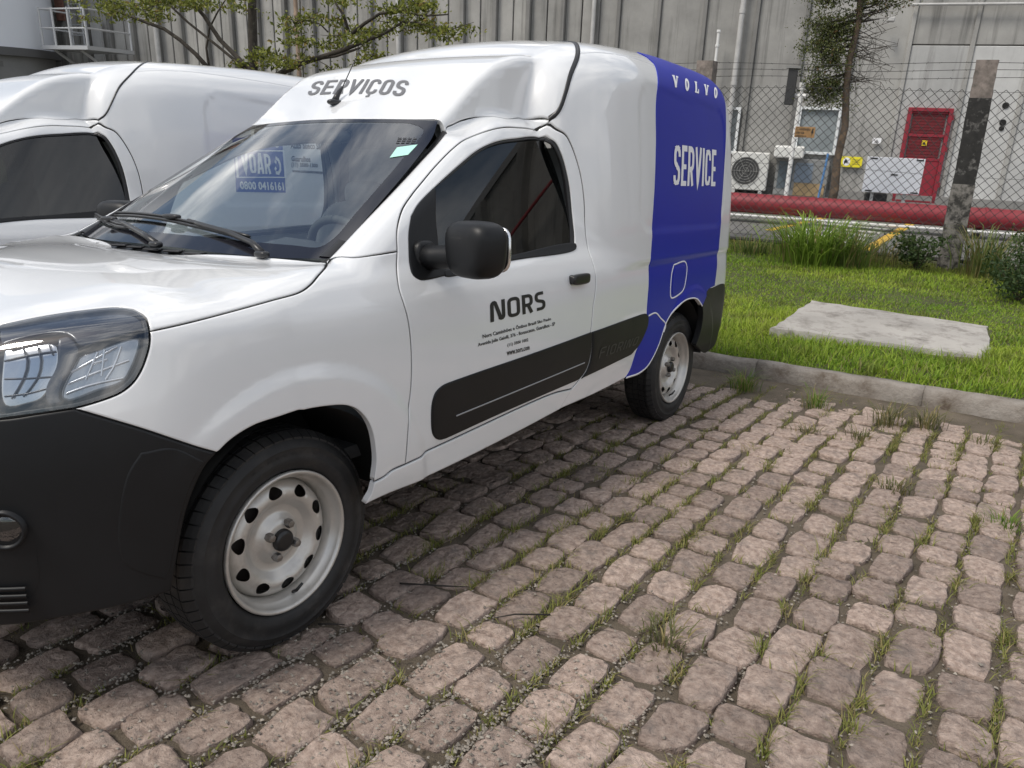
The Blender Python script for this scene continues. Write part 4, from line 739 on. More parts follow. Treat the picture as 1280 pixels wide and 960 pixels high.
    m=MB(); m.add(*superbox((ab[0]-.002,ab[1],ab[2]+.006),(.036,.020,.012),2.4)); m.tube([ab+[0,0,.008],ab+[-.012,0,.030],ab+[-.030,0,.052],ab+[-.042,0,.066]],[.015,.011,.0075,.0045],10); m.build('aerial_base',PLASTS,rp_,smooth=True)
    m=MB(); m.tube([ab+[-.040,0,.062],ab+[-.09,0.0,.14],ab+[-.145,0,.222]],[.0026,.002,.0016],6); m.build('aerial_whip',PLASTS,rp_)
    # --- windshield
    wseg=both_halves('top',PAN['ws'][1])
    ws=panel('windshield',None,WS,van,segs=wseg,kind='glass',step=.04,off=-.004,thick=0,soft=0)
    ob=boundary(wseg,.02); ob3=ob.copy()
    e=np.roll(ob,-1,0)-ob; e/=np.linalg.norm(e,axis=1,keepdims=True); nn=np.stack([-e[:,1],e[:,0]],-1); nb=nn+np.roll(nn,1,0); nb/=np.maximum(np.linalg.norm(nb,axis=1,keepdims=True),1e-6)
    wdt=np.where(ob[:,0]<-.84,.022,np.where(np.abs(ob[:,1])>.5,.048,.055)); ib=ob+nb*wdt[:,None]
    k=np.array([.2,.6,.2])
    for _ in range(25): ib=.25*np.roll(ib,1,0)+.5*ib+.25*np.roll(ib,-1,0)
    frit=glassy=mat('black_glass_border',(.012,.012,.016),.04,spec=.6)
    V,Fc=surf_strip('polar',LIN['wsl'],.030,-.0045)
    for q_ in (1,-1): link('windshield_seal',npmesh('windshield_seal',V*[1,q_,1],Fc,True),seal,ws)
    panel('glass_border',None,frit,ws,segs=[(ob.tolist(),0)],kind='glass',step=.03,off=-.0032,thick=0,soft=0,holes=[[(ib[::6].tolist(),0)]])
    decal('sticker',solidquad(),STK['sticker_green'],mat('mint_sticker',(.42,.72,.62),.35),ws,kind='glass',off=-.0022)
    dq=STK['sticker_dark']; dm=mat('printed_dots',(.05,.05,.055),.4)
    for i in range(4):
        for j in range(3):
            def bl_(a,b): q=[np.array(z_) for z_ in dq]; return (q[3]*(1-a)+q[2]*a)*(1-b)+(q[0]*(1-a)+q[1]*a)*b
            a0,a1,b0,b1=i/4+.02,i/4+.20,j/3+.04,j/3+.24
            decal('sticker_print',solidquad(1),[bl_(a0,b1),bl_(a1,b1),bl_(a1,b0),bl_(a0,b0)],dm,ws,kind='glass',off=-.0022)
    cw=panel('cowl',None,PLAST,van,segs=both_halves('top',PAN['cowl'][1]),kind='top',step=.03,off=-.014,thick=.03)
    for y_ in np.arange(-.6,.61,.1):
        p=to3d('top',np.array([[-.125-.05*abs(y_),y_]]),-.012)[0]; m=MB(); m.box((p[0],p[1],p[2]+.003),(.030,.06,.006),Matrix.Rotation(.3,3,'Z'),.002); m.build('cowl_vent',PLASTS,cw)
    # --- wipers lie on the glass
    def tp(x_,y_,o): return to3d('glass',np.array([[x_,y_]]),o)[0]
    for arm,blade in (([(-.158,.475),(-.185,.40),(-.205,.26),(-.222,.10),(-.238,.02)],[(-.292,-.50),(-.262,-.28),(-.238,-.07),(-.224,.06),(-.214,.22),(-.208,.36)]),([(-.112,.035),(-.150,-.09),(-.21,-.30),(-.262,-.50)],[(-.345,-.735),(-.29,-.60),(-.245,-.46),(-.216,-.36),(-.20,-.26)])):
        m=MB(); pa=[tp(a,b,.022-.012*i/len(arm)) for i,(a,b) in enumerate(arm)]; m.tube(pa,[.011]+[.0088]*(len(pa)-2)+[.006],8); m.add(*superbox(pa[0]+[0,0,-.004],(.015,.024,.010),3)); wp=m.build('wiper',PLASTS,van,smooth=True)
        m=MB(); pb=[tp(a,b,.008) for a,b in catmull(blade,.05)]; m.tube(pb,.0062,6); m.tube([p+np.array([0,0,.010]) for p in pb],.0042,6); mid=pb[len(pb)//2]; m.add(*superbox(mid+[0,0,.014],(.016,.042,.008),3)); m.build('wiper_blade',PLASTS,wp,smooth=True)
    # --- headlights
    for sgn in (1,-1):
        mi=sgn<0
        h=panel('headlight','lamp',LENS,van,mirror=mi,step=.02,thick=0,soft=0)
        panel('lamp_rim','lamp',seal,h,mirror=mi,step=.02,off=-.0015,thick=.02,holes=[[((boundary(PAN['lamp'][1],.02)*0+shrink(boundary(PAN['lamp'][1],.02),.007))[::2].tolist(),0)]])
        hb=panel('lamp_housing','lamp',mat('lamp_housing_black',(.02,.021,.024),.22),h,mirror=mi,step=.03,off=-.055,thick=0,soft=0)
        bez=mat('lamp_bezel',(.035,.037,.045),.2,coat=.5)
        # grey brow across the top of the lamp
        PB=boundary(PAN['lamp'][1],.02)
        LM=panel_lamp(h,mi)
    # --- bumper, recess, fog lamps, grille
    bp=panel('front_bumper',None,PLAST,van,segs=both_halves('nose',PAN['bumper'][1]),kind='nose',step=.025,thick=.03)
    fcen=np.array(FOG)
    for sgn in (1,-1):
        mi=sgn<0
        panel('fog_lamp_surround','recess',PLAST,bp,mirror=mi,step=.015,off=-.002,thick=.02,crown=.010)
        n_=grad(fcen[None])[0]; q=Vector(n_).to_track_quat('Y','Z').to_matrix(); c=Vector(fcen)+Vector(n_)*.010
        def put(prof,nm,ma):
            V,Fc=lathe(prof,28); V=[q@Vector(v)+c for v in V]; m=MB(); m.add(V,Fc); m.v=[(a,b*sgn,z_) for a,b,z_ in m.v]; m.build(nm,ma,bp,smooth=True)
        put([(.043,-.02),(.042,.004),(.036,.004),(.033,-.006)],'fog_lamp_ring',PLAST); put([(.0,.000),(.02,-.001),(.033,-.006)],'fog_lamp_glass',LENS); put([(.0,-.026),(.012,-.024),(.026,-.014),(.033,-.006)],'fog_lamp_reflector',mat('fog_reflector',(.55,.56,.58),.22,metal=.9))
        for k in range(4):
            z_=.405-.017*k; u0=.8*math.atan2(.66-.02*k*0,.70); us=[[u0-.13,z_],[u0-.06,z_],[u0-.012,z_]]
            V,Fc=surf_strip('nose',us,.008,.012); link('bumper_slat',npmesh('bumper_slat',V*[1,sgn,1],Fc,True),PLAST,bp)
    for sgn in (1,-1): panel('bumper_step','bstep',PLAST,bp,mirror=sgn<0,step=.012,off=.0005,thick=.012,crown=.007,soft=.001)
    panel('grille',None,PLASTS,van,segs=both_halves('nose',[([[0,.915],[.27,.925]],0),([[.27,.925],[.285,.83],[.30,.745]],0),([[.30,.745],[0,.742]],0)]),kind='nose',step=.05,off=-.01,thick=.02)
    # --- rear: bumper, doors, lamps
    rbm=panel('rear_bumper','rearbump',PLAST,van,step=.025,off=.003,thick=.03); 
    rb2=mirrored(rbm,'rear_bumper',van)
    panel('rear_bumper',None,PLAST,van,segs=[([[-.60,.30],[.60,.30]],0),([[.60,.30],[.62,.55],[.60,.68]],0),([[.60,.68],[-.60,.68]],0),([[-.60,.68],[-.62,.55],[-.60,.30]],0)],kind='rear',step=.06,off=.003,thick=.03)
    for s0,s1 in ((-.60,-.004),(.004,.60)):
        D=panel('rear_door',None,WHITE,van,segs=[([[s0,.70],[s1,.70]],0),([[s1,.70],[s1,1.0],[s1,1.70]],0),([[s1,1.70],[s0,1.70]],0),([[s0,1.70],[s0,1.0],[s0,.70]],0)],kind='rear',step=.06)
    for sgn in (1,-1):
        m=MB(); p=to3d('rear',np.array([[.60,1.0]]))[0]; m.add(*superbox((p[0]+.02,.60*sgn,1.02),(.03,.045,.20),4)); m.build('tail_lamp',mat('red_lamp',(.30,.01,.012),.15,coat=1),van,smooth=True)
    # --- wheels and wells, dark inner shell
    for x,yl in ((0,.73),(-2.717,.686)):
        for sgn in (1,-1): make_wheel(van,x,yl*sgn,.297,0,sgn)
    for x,y1,rr in ((0,.795,.375),(-2.60,.745,.40)):
        for sgn in (1,-1):
            m=MB(); V,Fc=lathe([(rr,y1-.02),(rr,.45)],28,math.radians(9),math.radians(174)); V=[(a+x,b*sgn,c+.30) for a,b,c in V]; m.add(V,Fc)
            n=len(V)//2; m.add([(x,.45*sgn,.30)]+[V[2*k+1] for k in range(n)],[(0,k+1,k+2) for k in range(n-1)]); m.build('wheel_well',DARK,van,smooth=True)
    # inner shell behind the panel gaps
    xs=np.linspace(-3.3,.60,66); th=np.radians(np.linspace(-62,242,70)); U,Vv=np.meshgrid(xs,th*.8,indexing='ij'); X=to3d('polar',np.stack([U.ravel(),Vv.ravel()],-1),-.030); X[:,2]=np.maximum(X[:,2],.40); Fc=[]
    Xg=X.reshape(len(xs),len(th),3)
    for i in range(len(xs)-1):
        for j in range(len(th)-1):
            c=(Xg[i,j]+Xg[i+1,j+1])/2
            if c[2]>.90 and -1.58<c[0]<-.10: continue
            if abs(c[1])>.40 and c[2]<.80 and (abs(c[0])<.42 or abs(c[0]+2.63)<.46): continue
            a=i*len(th)+j; Fc.append((a,a+1,a+len(th)+1,a+len(th)))
    link('inner_shell',npmesh('inner_shell',X,Fc,True),DARK,van)
    m=MB(); m.box((-1.35,-.05,.32),(3.5,.86,.20),None,.05); m.build('underbody_shade_box',DARK,van)  # plain box added to deepen the shadow beneath the van
    # --- cabin
    m=MB(); m.box((-.75,0,.45),(1.3,1.3,.04)); m.build('cabin_floor',INTER,van)
    m=MB(); m.box((-1.60,0,.9),(.03,1.30,1.0)); m.build('bulkhead',INTERL,van)
    m=MB()
    V=[];ny=13
    pf=[(-.17,.985),(-.24,1.012),(-.36,1.018),(-.46,1.005),(-.52,.97),(-.55,.90),(-.50,.72),(-.45,.60)]
    for k in range(ny):
        y_=-.67+1.34*k/(ny-1); hump=.055*math.exp(-((y_-.36)/.17)**2)
        for a,(px_,pz_) in enumerate(pf): V.append((px_-(.02 if a>3 else 0)*0,y_,pz_+hump*(1 if 1<=a<=4 else 0)*(1.0 if a in (2,3) else .55)-.02*abs(y_)**2))
    q=len(pf); Fc=[(k*q+i,k*q+i+1,(k+1)*q+i+1,(k+1)*q+i) for k in range(ny-1) for i in range(q-1)]; m.add(V,Fc); m.build('dashboard',INTER,van,smooth=True)
    m=MB(); c=Vector((-.62,.36,.955)); R3=Matrix.Rotation(math.radians(-64),3,'Y')
    m.tube([c+R3@Vector((.185*math.cos(a),.185*math.sin(a),0)) for a in np.linspace(0,2*math.pi,41)],.014,8,False); m.add(*superbox(c,(.05,.06,.03),2.5))
    for a in (0.3,math.pi-.3,-math.pi/2): m.tube([c,c+R3@Vector((.18*math.cos(a),.18*math.sin(a),0))],.016,6)
    m.build('steering_wheel',INTER,van,smooth=True)
    for sgn in (1,-1):
        m=MB(); m.add(*superbox((-1.05,.36*sgn,.66),(.25,.24,.09),3.5)); m.add(*superbox((-1.32,.36*sgn,.90),(.08,.22,.26),3.5,M=Matrix.Rotation(math.radians(-12),3,'Y'))); m.add(*superbox((-1.40,.36*sgn,1.19),(.045,.11,.06),3)); m.build('seat',INTERL,van,smooth=True)
    m=MB(); m.add(*superbox((-.875,0,1.405),(.016,.10,.026),3)); m.tube([(-.875,0,1.41),(-.89,0,1.45)],.007,6); m.build('rear_view_mirror',PLASTS,van,smooth=True)
    # cabin lining seen through the glass
    panel('headlining',None,INTERL,van,segs=both_halves('polar',[([[-.93,1.2566],[-.93,.70]],0),([[-.93,.70],[-1.50,.70]],0),([[-1.50,.70],[-1.50,1.2566]],0)]),kind='polar',step=.06,off=-.05,thick=0,soft=0)
    return van
def shrink(P,d_):
    e=np.roll(P,-1,0)-P; e/=np.maximum(np.linalg.norm(e,axis=1,keepdims=True),1e-9); nn=np.stack([-e[:,1],e[:,0]],-1); nb=nn+np.roll(nn,1,0); nb/=np.maximum(np.linalg.norm(nb,axis=1,keepdims=True),1e-6)
    return P+nb*d_
def panel_lamp(h,mi):
    """innards of a headlight in the lamp's own plane: main reflector bowl, side indicator block, brow and bezel"""
    PB=boundary(PAN['lamp'][1],.02); lo=PB.min(0); hi=PB.max(0)
    s=np.array([1,-1 if mi else 1,1])
    def at(u,v,o): return (to3d('par',np.array([[u,v]],float),0)[0]+PD*o)
    dark=mat('lamp_bezel',(.045,.048,.058),.25,coat=.4); chrome=mat('lamp_reflector',(.60,.61,.62),.14,metal=1.); clr=mat('clear_plastic',(.46,.48,.51),.16,metal=.55,coat=.6)
    # the px traced features, converted once to (u,v) on the lamp plane
    def fill(name,uvs,material,o0,o1=None,step=.02,crown=0.):
        V,N,Fc=panel_mesh('par',[(uvs,0)],step=step,thick=.006,off=o0,soft=.0006,crown=crown); return link(name,npmesh(name,V*s,Fc[:,::-1] if mi else Fc,True,N*s),material,h)
    for nm,uvs,ma,o in LAMPF(dark,chrome,clr): fill(nm,uvs,ma,o)
    for line in LAMPL:
        V,Fc=surf_strip('par',line,.0035,-.0165,.03); link('lamp_facet',npmesh('lamp_facet',V*s,Fc,True),mat('lamp_facet',(.7,.72,.75),.2,metal=.6),h)
    for line in LAMPG:
        V,Fc=surf_strip('par',line,.0022,-.0205,.03); link('reflector_line',npmesh('reflector_line',V*s,Fc,True),dark,h)
    return None
# ------------------------------------------------------------------ the two vans
def kids(o): return [c for c in bpy.data.objects if c.parent==o]
def copy_tree(o,parent=None,skip=()):
    c=o.copy(); COL.objects.link(c)
    if parent is not None: c.parent=parent
    for k in kids(o):
        if k.name.split('.')[0] in skip: continue
        copy_tree(k,c,skip)
    return c
van=make_van(); van.matrix_world=PM
tag(van,'white service van with blue rear panel and NORS lettering on its door','van','white service vans parked side by side')
bpy.context.view_layer.update()
van2=copy_tree(van,None,('lettering','sticker','sticker_print','blue_wrap','white_edging','fuel_flap','mirror_housing','mirror_arm','mirror_glass')); van2.matrix_world=PM@Matrix.Translation(VAN2[:3])@Matrix.Rotation(VAN2[3],4,'Z')
tag(van2,'white van behind the nearer one, cut off by the left edge','van','white service vans parked side by side')
sp2=[k for k in kids(van2) if k.name.startswith('side_panel')][0]
if sp2.data!=[k for k in kids(van) if k.name=='side_panel'][0].data: sp2=[k for k in kids(van2) if k.name.startswith('side_panel')][1]
DB=mat('faded_blue_sticker',(.03,.07,.34),.4)
decal('sticker',solidquad(8),TX2['sq'],DB,sp2,off=.002)
decal('lettering',word('VOLVO',.62,.35,.24,'slab',widths={'V':.74,'L':.58,'O':.60}),TX2['volvo'],WHITEV,sp2,off=.003)
decal('lettering',word('VOAR',.44,.07,.15,'cond',widths={'V':.46,'A':.46}),TX2['voar'],WHITEV,sp2,off=.003)
decal('lettering',font_word('0800 0416161',.03),TX2['num'],WHITEV,sp2,off=.003)
bq=[(-.02,0),(1.02,0),(1.02,1),(-.02,1)]
v_,f_=stroke_quads(bq,True,.045); decal('lettering',(np.array(v_),f_),TX2['box'],WHITEV,sp2,off=.003)
ph=[(.25,.05),(.6,.0),(.85,.25),(.9,.55),(.75,.85),(.4,1.0)]; v_,f_=stroke_quads(ph,False,.22); v2_,f2_=stroke_quads([(.18,.22),(.35,.38)],False,.2); v3_,f3_=stroke_quads([(.25,.8),(.45,.66)],False,.2)
n1=len(v_);n2_=len(v2_); decal('phone_emblem',(np.array(v_+v2_+v3_),f_+[tuple(i+n1 for i in q) for q in f2_]+[tuple(i+n1+n2_ for i in q) for q in f3_]),TX2['phone'],WHITEV,sp2,off=.003)
for k,s_ in (('t1','Auto Sueco São Paulo'),('t2','Guarulhos'),('t3','(11) 3500-1300'),('t4','www.autosuecosaopaulo.com')): decal('lettering',font_word(s_,.03),TX2[k],BLACKV,sp2,off=.002)
for rp2 in [k for k in kids(van2) if k.name.startswith('roof_panel')]:
    for sm in [k for k in kids(rp2) if k.name.startswith('roof_seam')]:
        V,Fc=surf_strip('polar',LIN['cseam'],.007,.0018); V=np.vstack([V,V*[1,-1,1]]); n=len(V)//2; sm.data=npmesh('roof_seam',V,Fc+[tuple(i+n for i in f)[::-1] for f in Fc],True); sm.data.materials.append(PLASTS)
# ------------------------------------------------------------------ the cobbled lot (lot frame), kerb, verge
def view_px(P):
    """pixel size helper: project lot-frame points with the camera fitted above"""
    Q=(np.asarray(P,float)-np.array([cx,cy,cz]))@np.array([r2,u2,-d]).T
    return 640-fpx*Q[...,0]/Q[...,2],480+fpx*Q[...,1]/Q[...,2],-Q[...,2]
from mathutils import noise as mnoise
def fbm(x,y,s=1.,z=0.): return mnoise.fractal(Vector((x*s,y*s,z)),.9,2.1,4)
def lotz(x,y): return .006*math.sin(1.9*x+.7)*math.sin(1.3*y)-.02*math.exp(-((x+2.9)/.5)**2)*0
nx,ny=70,60
gx=np.concatenate([np.linspace(-4.06,2.5,nx),[6,15,40]]); gy=np.concatenate([[-40,-15,-6],np.linspace(-2.2,3.6,ny),[8,20,40]])
bank=lambda a,b: .016*min(1,max(0,(-3.42+.30*fbm(a,b,1.5,8.)-a)/.45))
V=[(a,b,lotz(a,b)-.015+.005*fbm(a,b,3.)+bank(a,b)) for a in gx for b in gy]; n=len(gy)
Fc=np.array([(i*n+j,(i+1)*n+j,(i+1)*n+j+1,i*n+j+1) for i in range(len(gx)-1) for j in range(n-1)])
SOIL=mat('sandy_soil',(.070,.056,.038),.95,var=.4,vscale=5,bump=1.,bscale=130,bdist=.010,base2=(.165,.132,.096),coord='World')
lot=link('cobbled_pavement',npmesh('cobbled_pavement',np.array(V),Fc,True),SOIL,M=PM); tag(lot,'pinkish cobblestone pavement of the parking lot','pavement',kind='structure')
def stone_mesh(seed):
    rs=np.random.default_rng(seed); n=18; rings=[(1.0,-.06),(1.0,-.008),(.984,-.0012),(.925,.0004),(.60,.0012),(.30,.0012)]
    ex=rs.uniform(4.2,9.); sk=rs.uniform(-.13,.13); ta=rs.uniform(-.13,.13); V=[];Fc=[]
    rad=[]
    for k in range(n):
        a=2*math.pi*k/n+rs.uniform(-.06,.06); c,s_=math.cos(a),math.sin(a); q=(abs(c)**ex+abs(s_)**ex)**(-1/ex)*(1+rs.uniform(-.075,.03)); rad.append((c*q,s_*q))
    tx,ty=rs.uniform(-.02,.02,2)
    for rr,z in rings:
        for k in range(n):
            x,y=rad[k][0]*rr,rad[k][1]*rr; x+=sk*y; y*=1+ta*x
            V.append((x*.5,y*.5,z+(rs.normal(0,.0024) if z>-.001 else rs.normal(0,.0014))+(tx*x+ty*y)*.25))
    V.append((0,0,.003+rs.normal(0,.002)))
    for i in range(len(rings)-1):
        for k in range(n): Fc.append((i*n+k,i*n+(k+1)%n,(i+1)*n+(k+1)%n,(i+1)*n+k))
    o=(len(rings)-1)*n
    for k in range(n): Fc.append((o+k,o+(k+1)%n,len(V)-1))
    return np.array(V),Fc
STONE=mat('pink_granite_cobble',(.200,.144,.116),.85,var=.1,vscale=46,base2=(.445,.350,.293),objvar=.26,bump=1.0,bscale=55,bdist=.012,bump2=(24,.015),dirt=((.13,.115,.105),13,.50,.82),detail=10,coord='World')
variants=[stone_mesh(100+i) for i in range(16)]
vm=[npmesh('cobblestone',v,f,True) for v,f in variants]
for m_ in vm: m_.materials.append(STONE); m_.set_sharp_from_angle(angle=math.radians(38))
stones=[]; rs=np.random.default_rng(11)
pitch=.1425; k0=-24
for k in range(k0,20):
    yc=2.150+pitch*k; x=-3.98+rs.uniform(0,.15)
    while x<1.9:
        ln=float(np.clip(rs.normal(.174,.028),.115,.24)); wd=pitch-rs.uniform(.009,.027); gap=rs.uniform(.016,.031)
        xc=x+ln/2; y_=yc+rs.normal(0,.0075)+.010*math.sin(xc*1.3+k)
        stones.append((xc,y_,ln,wd,rs.normal(0,.05),rs.normal(0,.004)-.001,int(rs.integers(16))))
        x+=ln+gap
def under_soil(xc,y_):   # near the kerb sand and dirt have washed over the stones
    w=max(0,(-xc-2.75)/1.1); f=fbm(xc,y_,1.6,3.)*.6
    return .012*max(0,min(1,w+f*w*1.2))
vis=[]
for s_ in stones:
    X,Y,Z=view_px(np.array([s_[0],s_[1],0.])); 
    inv=Z>.3 and -140<X<1420 and 200<Y<1120
    vis.append((fpx/max(Z,.3)*s_[3] if inv and s_[1]>-.75 else 0,inv))
order=np.argsort([-v[0] for v in vis]); top=set(order[:300].tolist()); rest_v=[];rest_f=[]
for i,s_ in enumerate(stones):
    xc,y_,ln,wd,rot,dz,vi=s_
    sink=under_soil(xc,y_)
    if xc<-3.93+.065*(y_-.9): continue
    M_=Matrix.Translation((xc,y_,lotz(xc,y_)+dz-sink))@Matrix.Rotation(rot+(math.pi if vi%2 else 0),4,'Z')@Matrix.Diagonal((ln,wd,1,1))
    if i in top and vis[i][0]>0:
        o=bpy.data.objects.new('cobblestone',vm[vi]); COL.objects.link(o); o.parent=lot; o.matrix_local=M_
    elif vis[i][1] or (abs(xc+1.3)<3 and -3.3<y_<5):
        v=variants[vi][0]; o=len(rest_v); rest_v.extend([tuple(M_@Vector(p)) for p in v]); rest_f.extend([tuple(a+o for a in f) for f in variants[vi][1]])
if rest_v:
    me=npmesh('cobblestones',np.array(rest_v),rest_f,True); me.set_sharp_from_angle(angle=math.radians(38)); o=link('cobblestones',me,STONE,lot); tag(o,kind='stuff')
# sand washed into joints near the kerb, loose chippings, grass in the joints
def blades(name,roots,hts,wid,lean,cols,material,parent=None,M=None,seg=2,bend=.5,seed=3):
    rs=np.random.default_rng(seed); n=len(roots); roots=np.asarray(roots,float); az=rs.uniform(0,2*math.pi,n); hts=np.asarray(hts); ln=np.asarray(lean)*hts
    dx,dy=np.cos(az),np.sin(az); px_,py_=-dy,dx; w=np.asarray(wid)
    P=[]
    for s_,wf,lf in ((0,1.,0.),(.55,.75,.35),(1.,0.,1.)):
        c=roots+np.stack([dx*ln*lf,dy*ln*lf,hts*s_*(1-.25*lf*np.minimum(1,np.asarray(lean)))],-1)
        if wf>0: P+= [c+np.stack([px_*w*wf,py_*w*wf,0*w],-1),c-np.stack([px_*w*wf,py_*w*wf,0*w],-1)]
        else: P.append(c)
    V=np.stack(P,1).reshape(-1,3); b=np.arange(n)*5; T=np.concatenate([np.stack([b,b+1,b+3],-1),np.stack([b,b+3,b+2],-1),np.stack([b+2,b+3,b+4],-1)])
    me=npmesh(name,V,T.astype(np.int32),True,cols=np.repeat(cols,5,0))
    return tag(link(name,me,material,parent,M),kind='stuff')
GRASS=mat('grass_blades',(1,1,1),.55,tint=True,spec=.25)
def translucent(m,f=.4):
    t=m.node_tree; b=t.nodes['Principled BSDF']; o=[n for n in t.nodes if n.type=='OUTPUT_MATERIAL'][0]; src=b.inputs['Base Color'].links[0].from_socket
    tr=t.nodes.new('ShaderNodeBsdfTranslucent'); mx_=t.nodes.new('ShaderNodeMixShader'); mx_.inputs['Fac'].default_value=f; t.links.new(src,tr.inputs['Color']); t.links.new(b.outputs['BSDF'],mx_.inputs[1]); t.links.new(tr.outputs['BSDF'],mx_.inputs[2]); t.links.new(mx_.outputs['Shader'],o.inputs['Surface'])
translucent(GRASS)
def grass_cols(n,a,b,seed,dry=.15,dc=(.30,.25,.11)):
    rs=np.random.default_rng(seed); t=rs.random((n,1)); c=np.array(a)*(1-t)+np.array(b)*t; dm=rs.random(n)<dry; c[dm]=np.array(dc)*rs.uniform(.7,1.2,(dm.sum(),1)); return c
rs=np.random.default_rng(21); roots=[];hts=[]
patch=[(a,b) for a,b in zip(rs.uniform(-3.9,1.1,900),rs.uniform(-.4,2.9,900))]
for k in range(-18,16):
    yj=2.150+pitch*(k+.5)
    for x0 in np.arange(-3.9,1.4,.018):
        X,Y,Z=view_px(np.array([x0,yj,0.]))
        if not (Z>.3 and -40<X<1320 and Y<1010): continue
        if yj<.35 and rs.random()<.8: continue
        dn=.42+1.3*fbm(x0,yj,1.9,7.)+.6*fbm(x0,yj,7.,2.)
        if rs.random()>dn: continue
        for _ in range(int(rs.integers(4,13))):
            roots.append((x0+rs.normal(0,.014),yj+rs.normal(0,.0085)+.010*math.sin(x0*1.3+k),-.010)); hts.append(abs(rs.normal(.017,.008))+.005)
for s_ in stones:                                # short cross joints
    xj=s_[0]+s_[2]/2+.009
    if rs.random()<.50 and view_px(np.array([xj,s_[1],0.]))[2]>.3 and s_[1]>.2:
        for _ in range(int(rs.integers(3,14))): roots.append((xj+rs.normal(0,.005),s_[1]+rs.uniform(-.055,.055),-.014)); hts.append(abs(rs.normal(.020,.008))+.006)
for _ in range(150):                             # denser tufts
    xx,yy=rs.uniform(-3.6,.9),rs.uniform(.5,2.7); k=round((yy-2.150)/pitch-.5); yy=2.150+pitch*(k+.5)
    for _ in range(int(rs.integers(18,46))): roots.append((xx+rs.normal(0,.03),yy+rs.normal(0,.011),-.014)); hts.append(abs(rs.normal(.028,.011))+.008)
n=len(roots); blades('joint_grass',roots,hts,np.random.default_rng(4).uniform(.0010,.0022,n),np.random.default_rng(5).uniform(.3,1.7,n),grass_cols(n,(.13,.16,.035),(.30,.30,.085),6,.25),GRASS,None,PM)
tag(bpy.data.objects['joint_grass'],'short yellow green grass growing in the joints between cobbles','grass')
# chippings
rs=np.random.default_rng(31); pts=[]
for gx_,gy_,sd_,nn in ((0.0,1.28,.13,2600),(0.0,1.44,.10,1800),(-.04,1.03,.10,900),(-.20,1.5,.10,900),(.13,.95,.12,900),(.4,.49,.13,900),(.52,.60,.13,700),(.02,.66,.10,800),(-.34,1.38,.10,700),(.10,1.62,.16,1600),(.36,.80,.12,700),(.25,1.35,.14,1200)):
    nn=int(nn*.30); pts+= [(a,b,0) for a,b in zip(rs.normal(gx_,sd_,nn),rs.normal(gy_,sd_,nn))]
for k in range(-14,8):
    yj=2.150+pitch*(k+.5)
    for x0 in np.arange(-2.2,1.2,.011):
        for _q in range(3 if (x0>-.7 and yj<1.8) else 1):
          if rs.random()<.75*(1 if x0>-1.2 else .5): pts.append((x0+rs.normal(0,.01),yj+rs.normal(0,.013),-1))
pts+= [(a,b,0) for a,b in zip(rs.uniform(-3.4,1.,1500),rs.uniform(.2,2.6,1200))]
oc=np.array([(1,0,0),(-.8,.3,0),(0,1,.1),(.1,-1,0),(0,.1,.75),(0,0,-.7)]); of=np.array([(0,2,4),(2,1,4),(1,3,4),(3,0,4),(2,0,5),(1,2,5),(3,1,5),(0,3,5)])
m=len(pts); P=np.array(pts); sz=np.abs(rs.normal(.0036,.0013,m))+.0012
# stones carry the chippings that fall on them, joints hold them lower
keep_=(P[:,2]<0)|(np.abs((P[:,1]-2.150)/pitch-np.round((P[:,1]-2.150)/pitch))>.40)|(rs.random(m)<.28); P=P[keep_]; sz=sz[keep_]; m=len(P)
zt=np.where(P[:,2]<0,-.007,-.002)
ks=(P[:,1]-2.150)/pitch; fr=np.abs(ks-np.round(ks)); zt=np.where((P[:,2]>=0)&(fr<.38),.0025,np.where(P[:,2]>=0,-.005,zt))
az=rs.uniform(0,6.28,m); j=oc[None]*rs.uniform(.6,1.25,(m,6,3)); ca,sa=np.cos(az)[:,None],np.sin(az)[:,None]
V=np.stack([j[...,0]*ca-j[...,1]*sa,j[...,0]*sa+j[...,1]*ca,j[...,2]],-1)*sz[:,None,None]+np.stack([P[:,0],P[:,1],zt+np.array([lotz(a,b) for a,b in P[:,:2]])+sz*.3],-1)[:,None,:]
Fc=(of[None]+6*np.arange(m)[:,None,None]).reshape(-1,3); tn=np.repeat(rs.uniform(.45,1.25,(m,1))*np.array([[1,.98,.94]]),6,0)
o=link('chippings',npmesh('chippings',V.reshape(-1,3),Fc.astype(np.int32),False,cols=tn),mat('grey_chippings',(.27,.245,.215),.9,tint=True),M=PM); tag(o,'loose pale grey chippings scattered over the cobbles','gravel',kind='stuff')
# dry twigs
for i,(tw,lb) in enumerate((([(-.40,.76),(-.43,.83),(-.47,.89),(-.52,.945)],'longer thin black twig lying right of the front wheel'),([(-.085,.735),(-.10,.77),(-.125,.80)],'short curved black twig just behind the front tyre'),([(-.53,1.24),(-.46,1.16),(-.41,1.12)],'thin dark twig across a joint, third from the front wheel'))):
    m_=MB(); m_.tube([(a,b,.012+.006*math.sin(q*1.3)) for q,(a,b) in enumerate(tw)],[.0028]*(len(tw)-1)+[.0012],6); o=m_.build('twig',mat('dark_bark_twig',(.02,.016,.013),.8),None,True,PM); tag(o,lb,'twig','twigs lying on the cobbles')
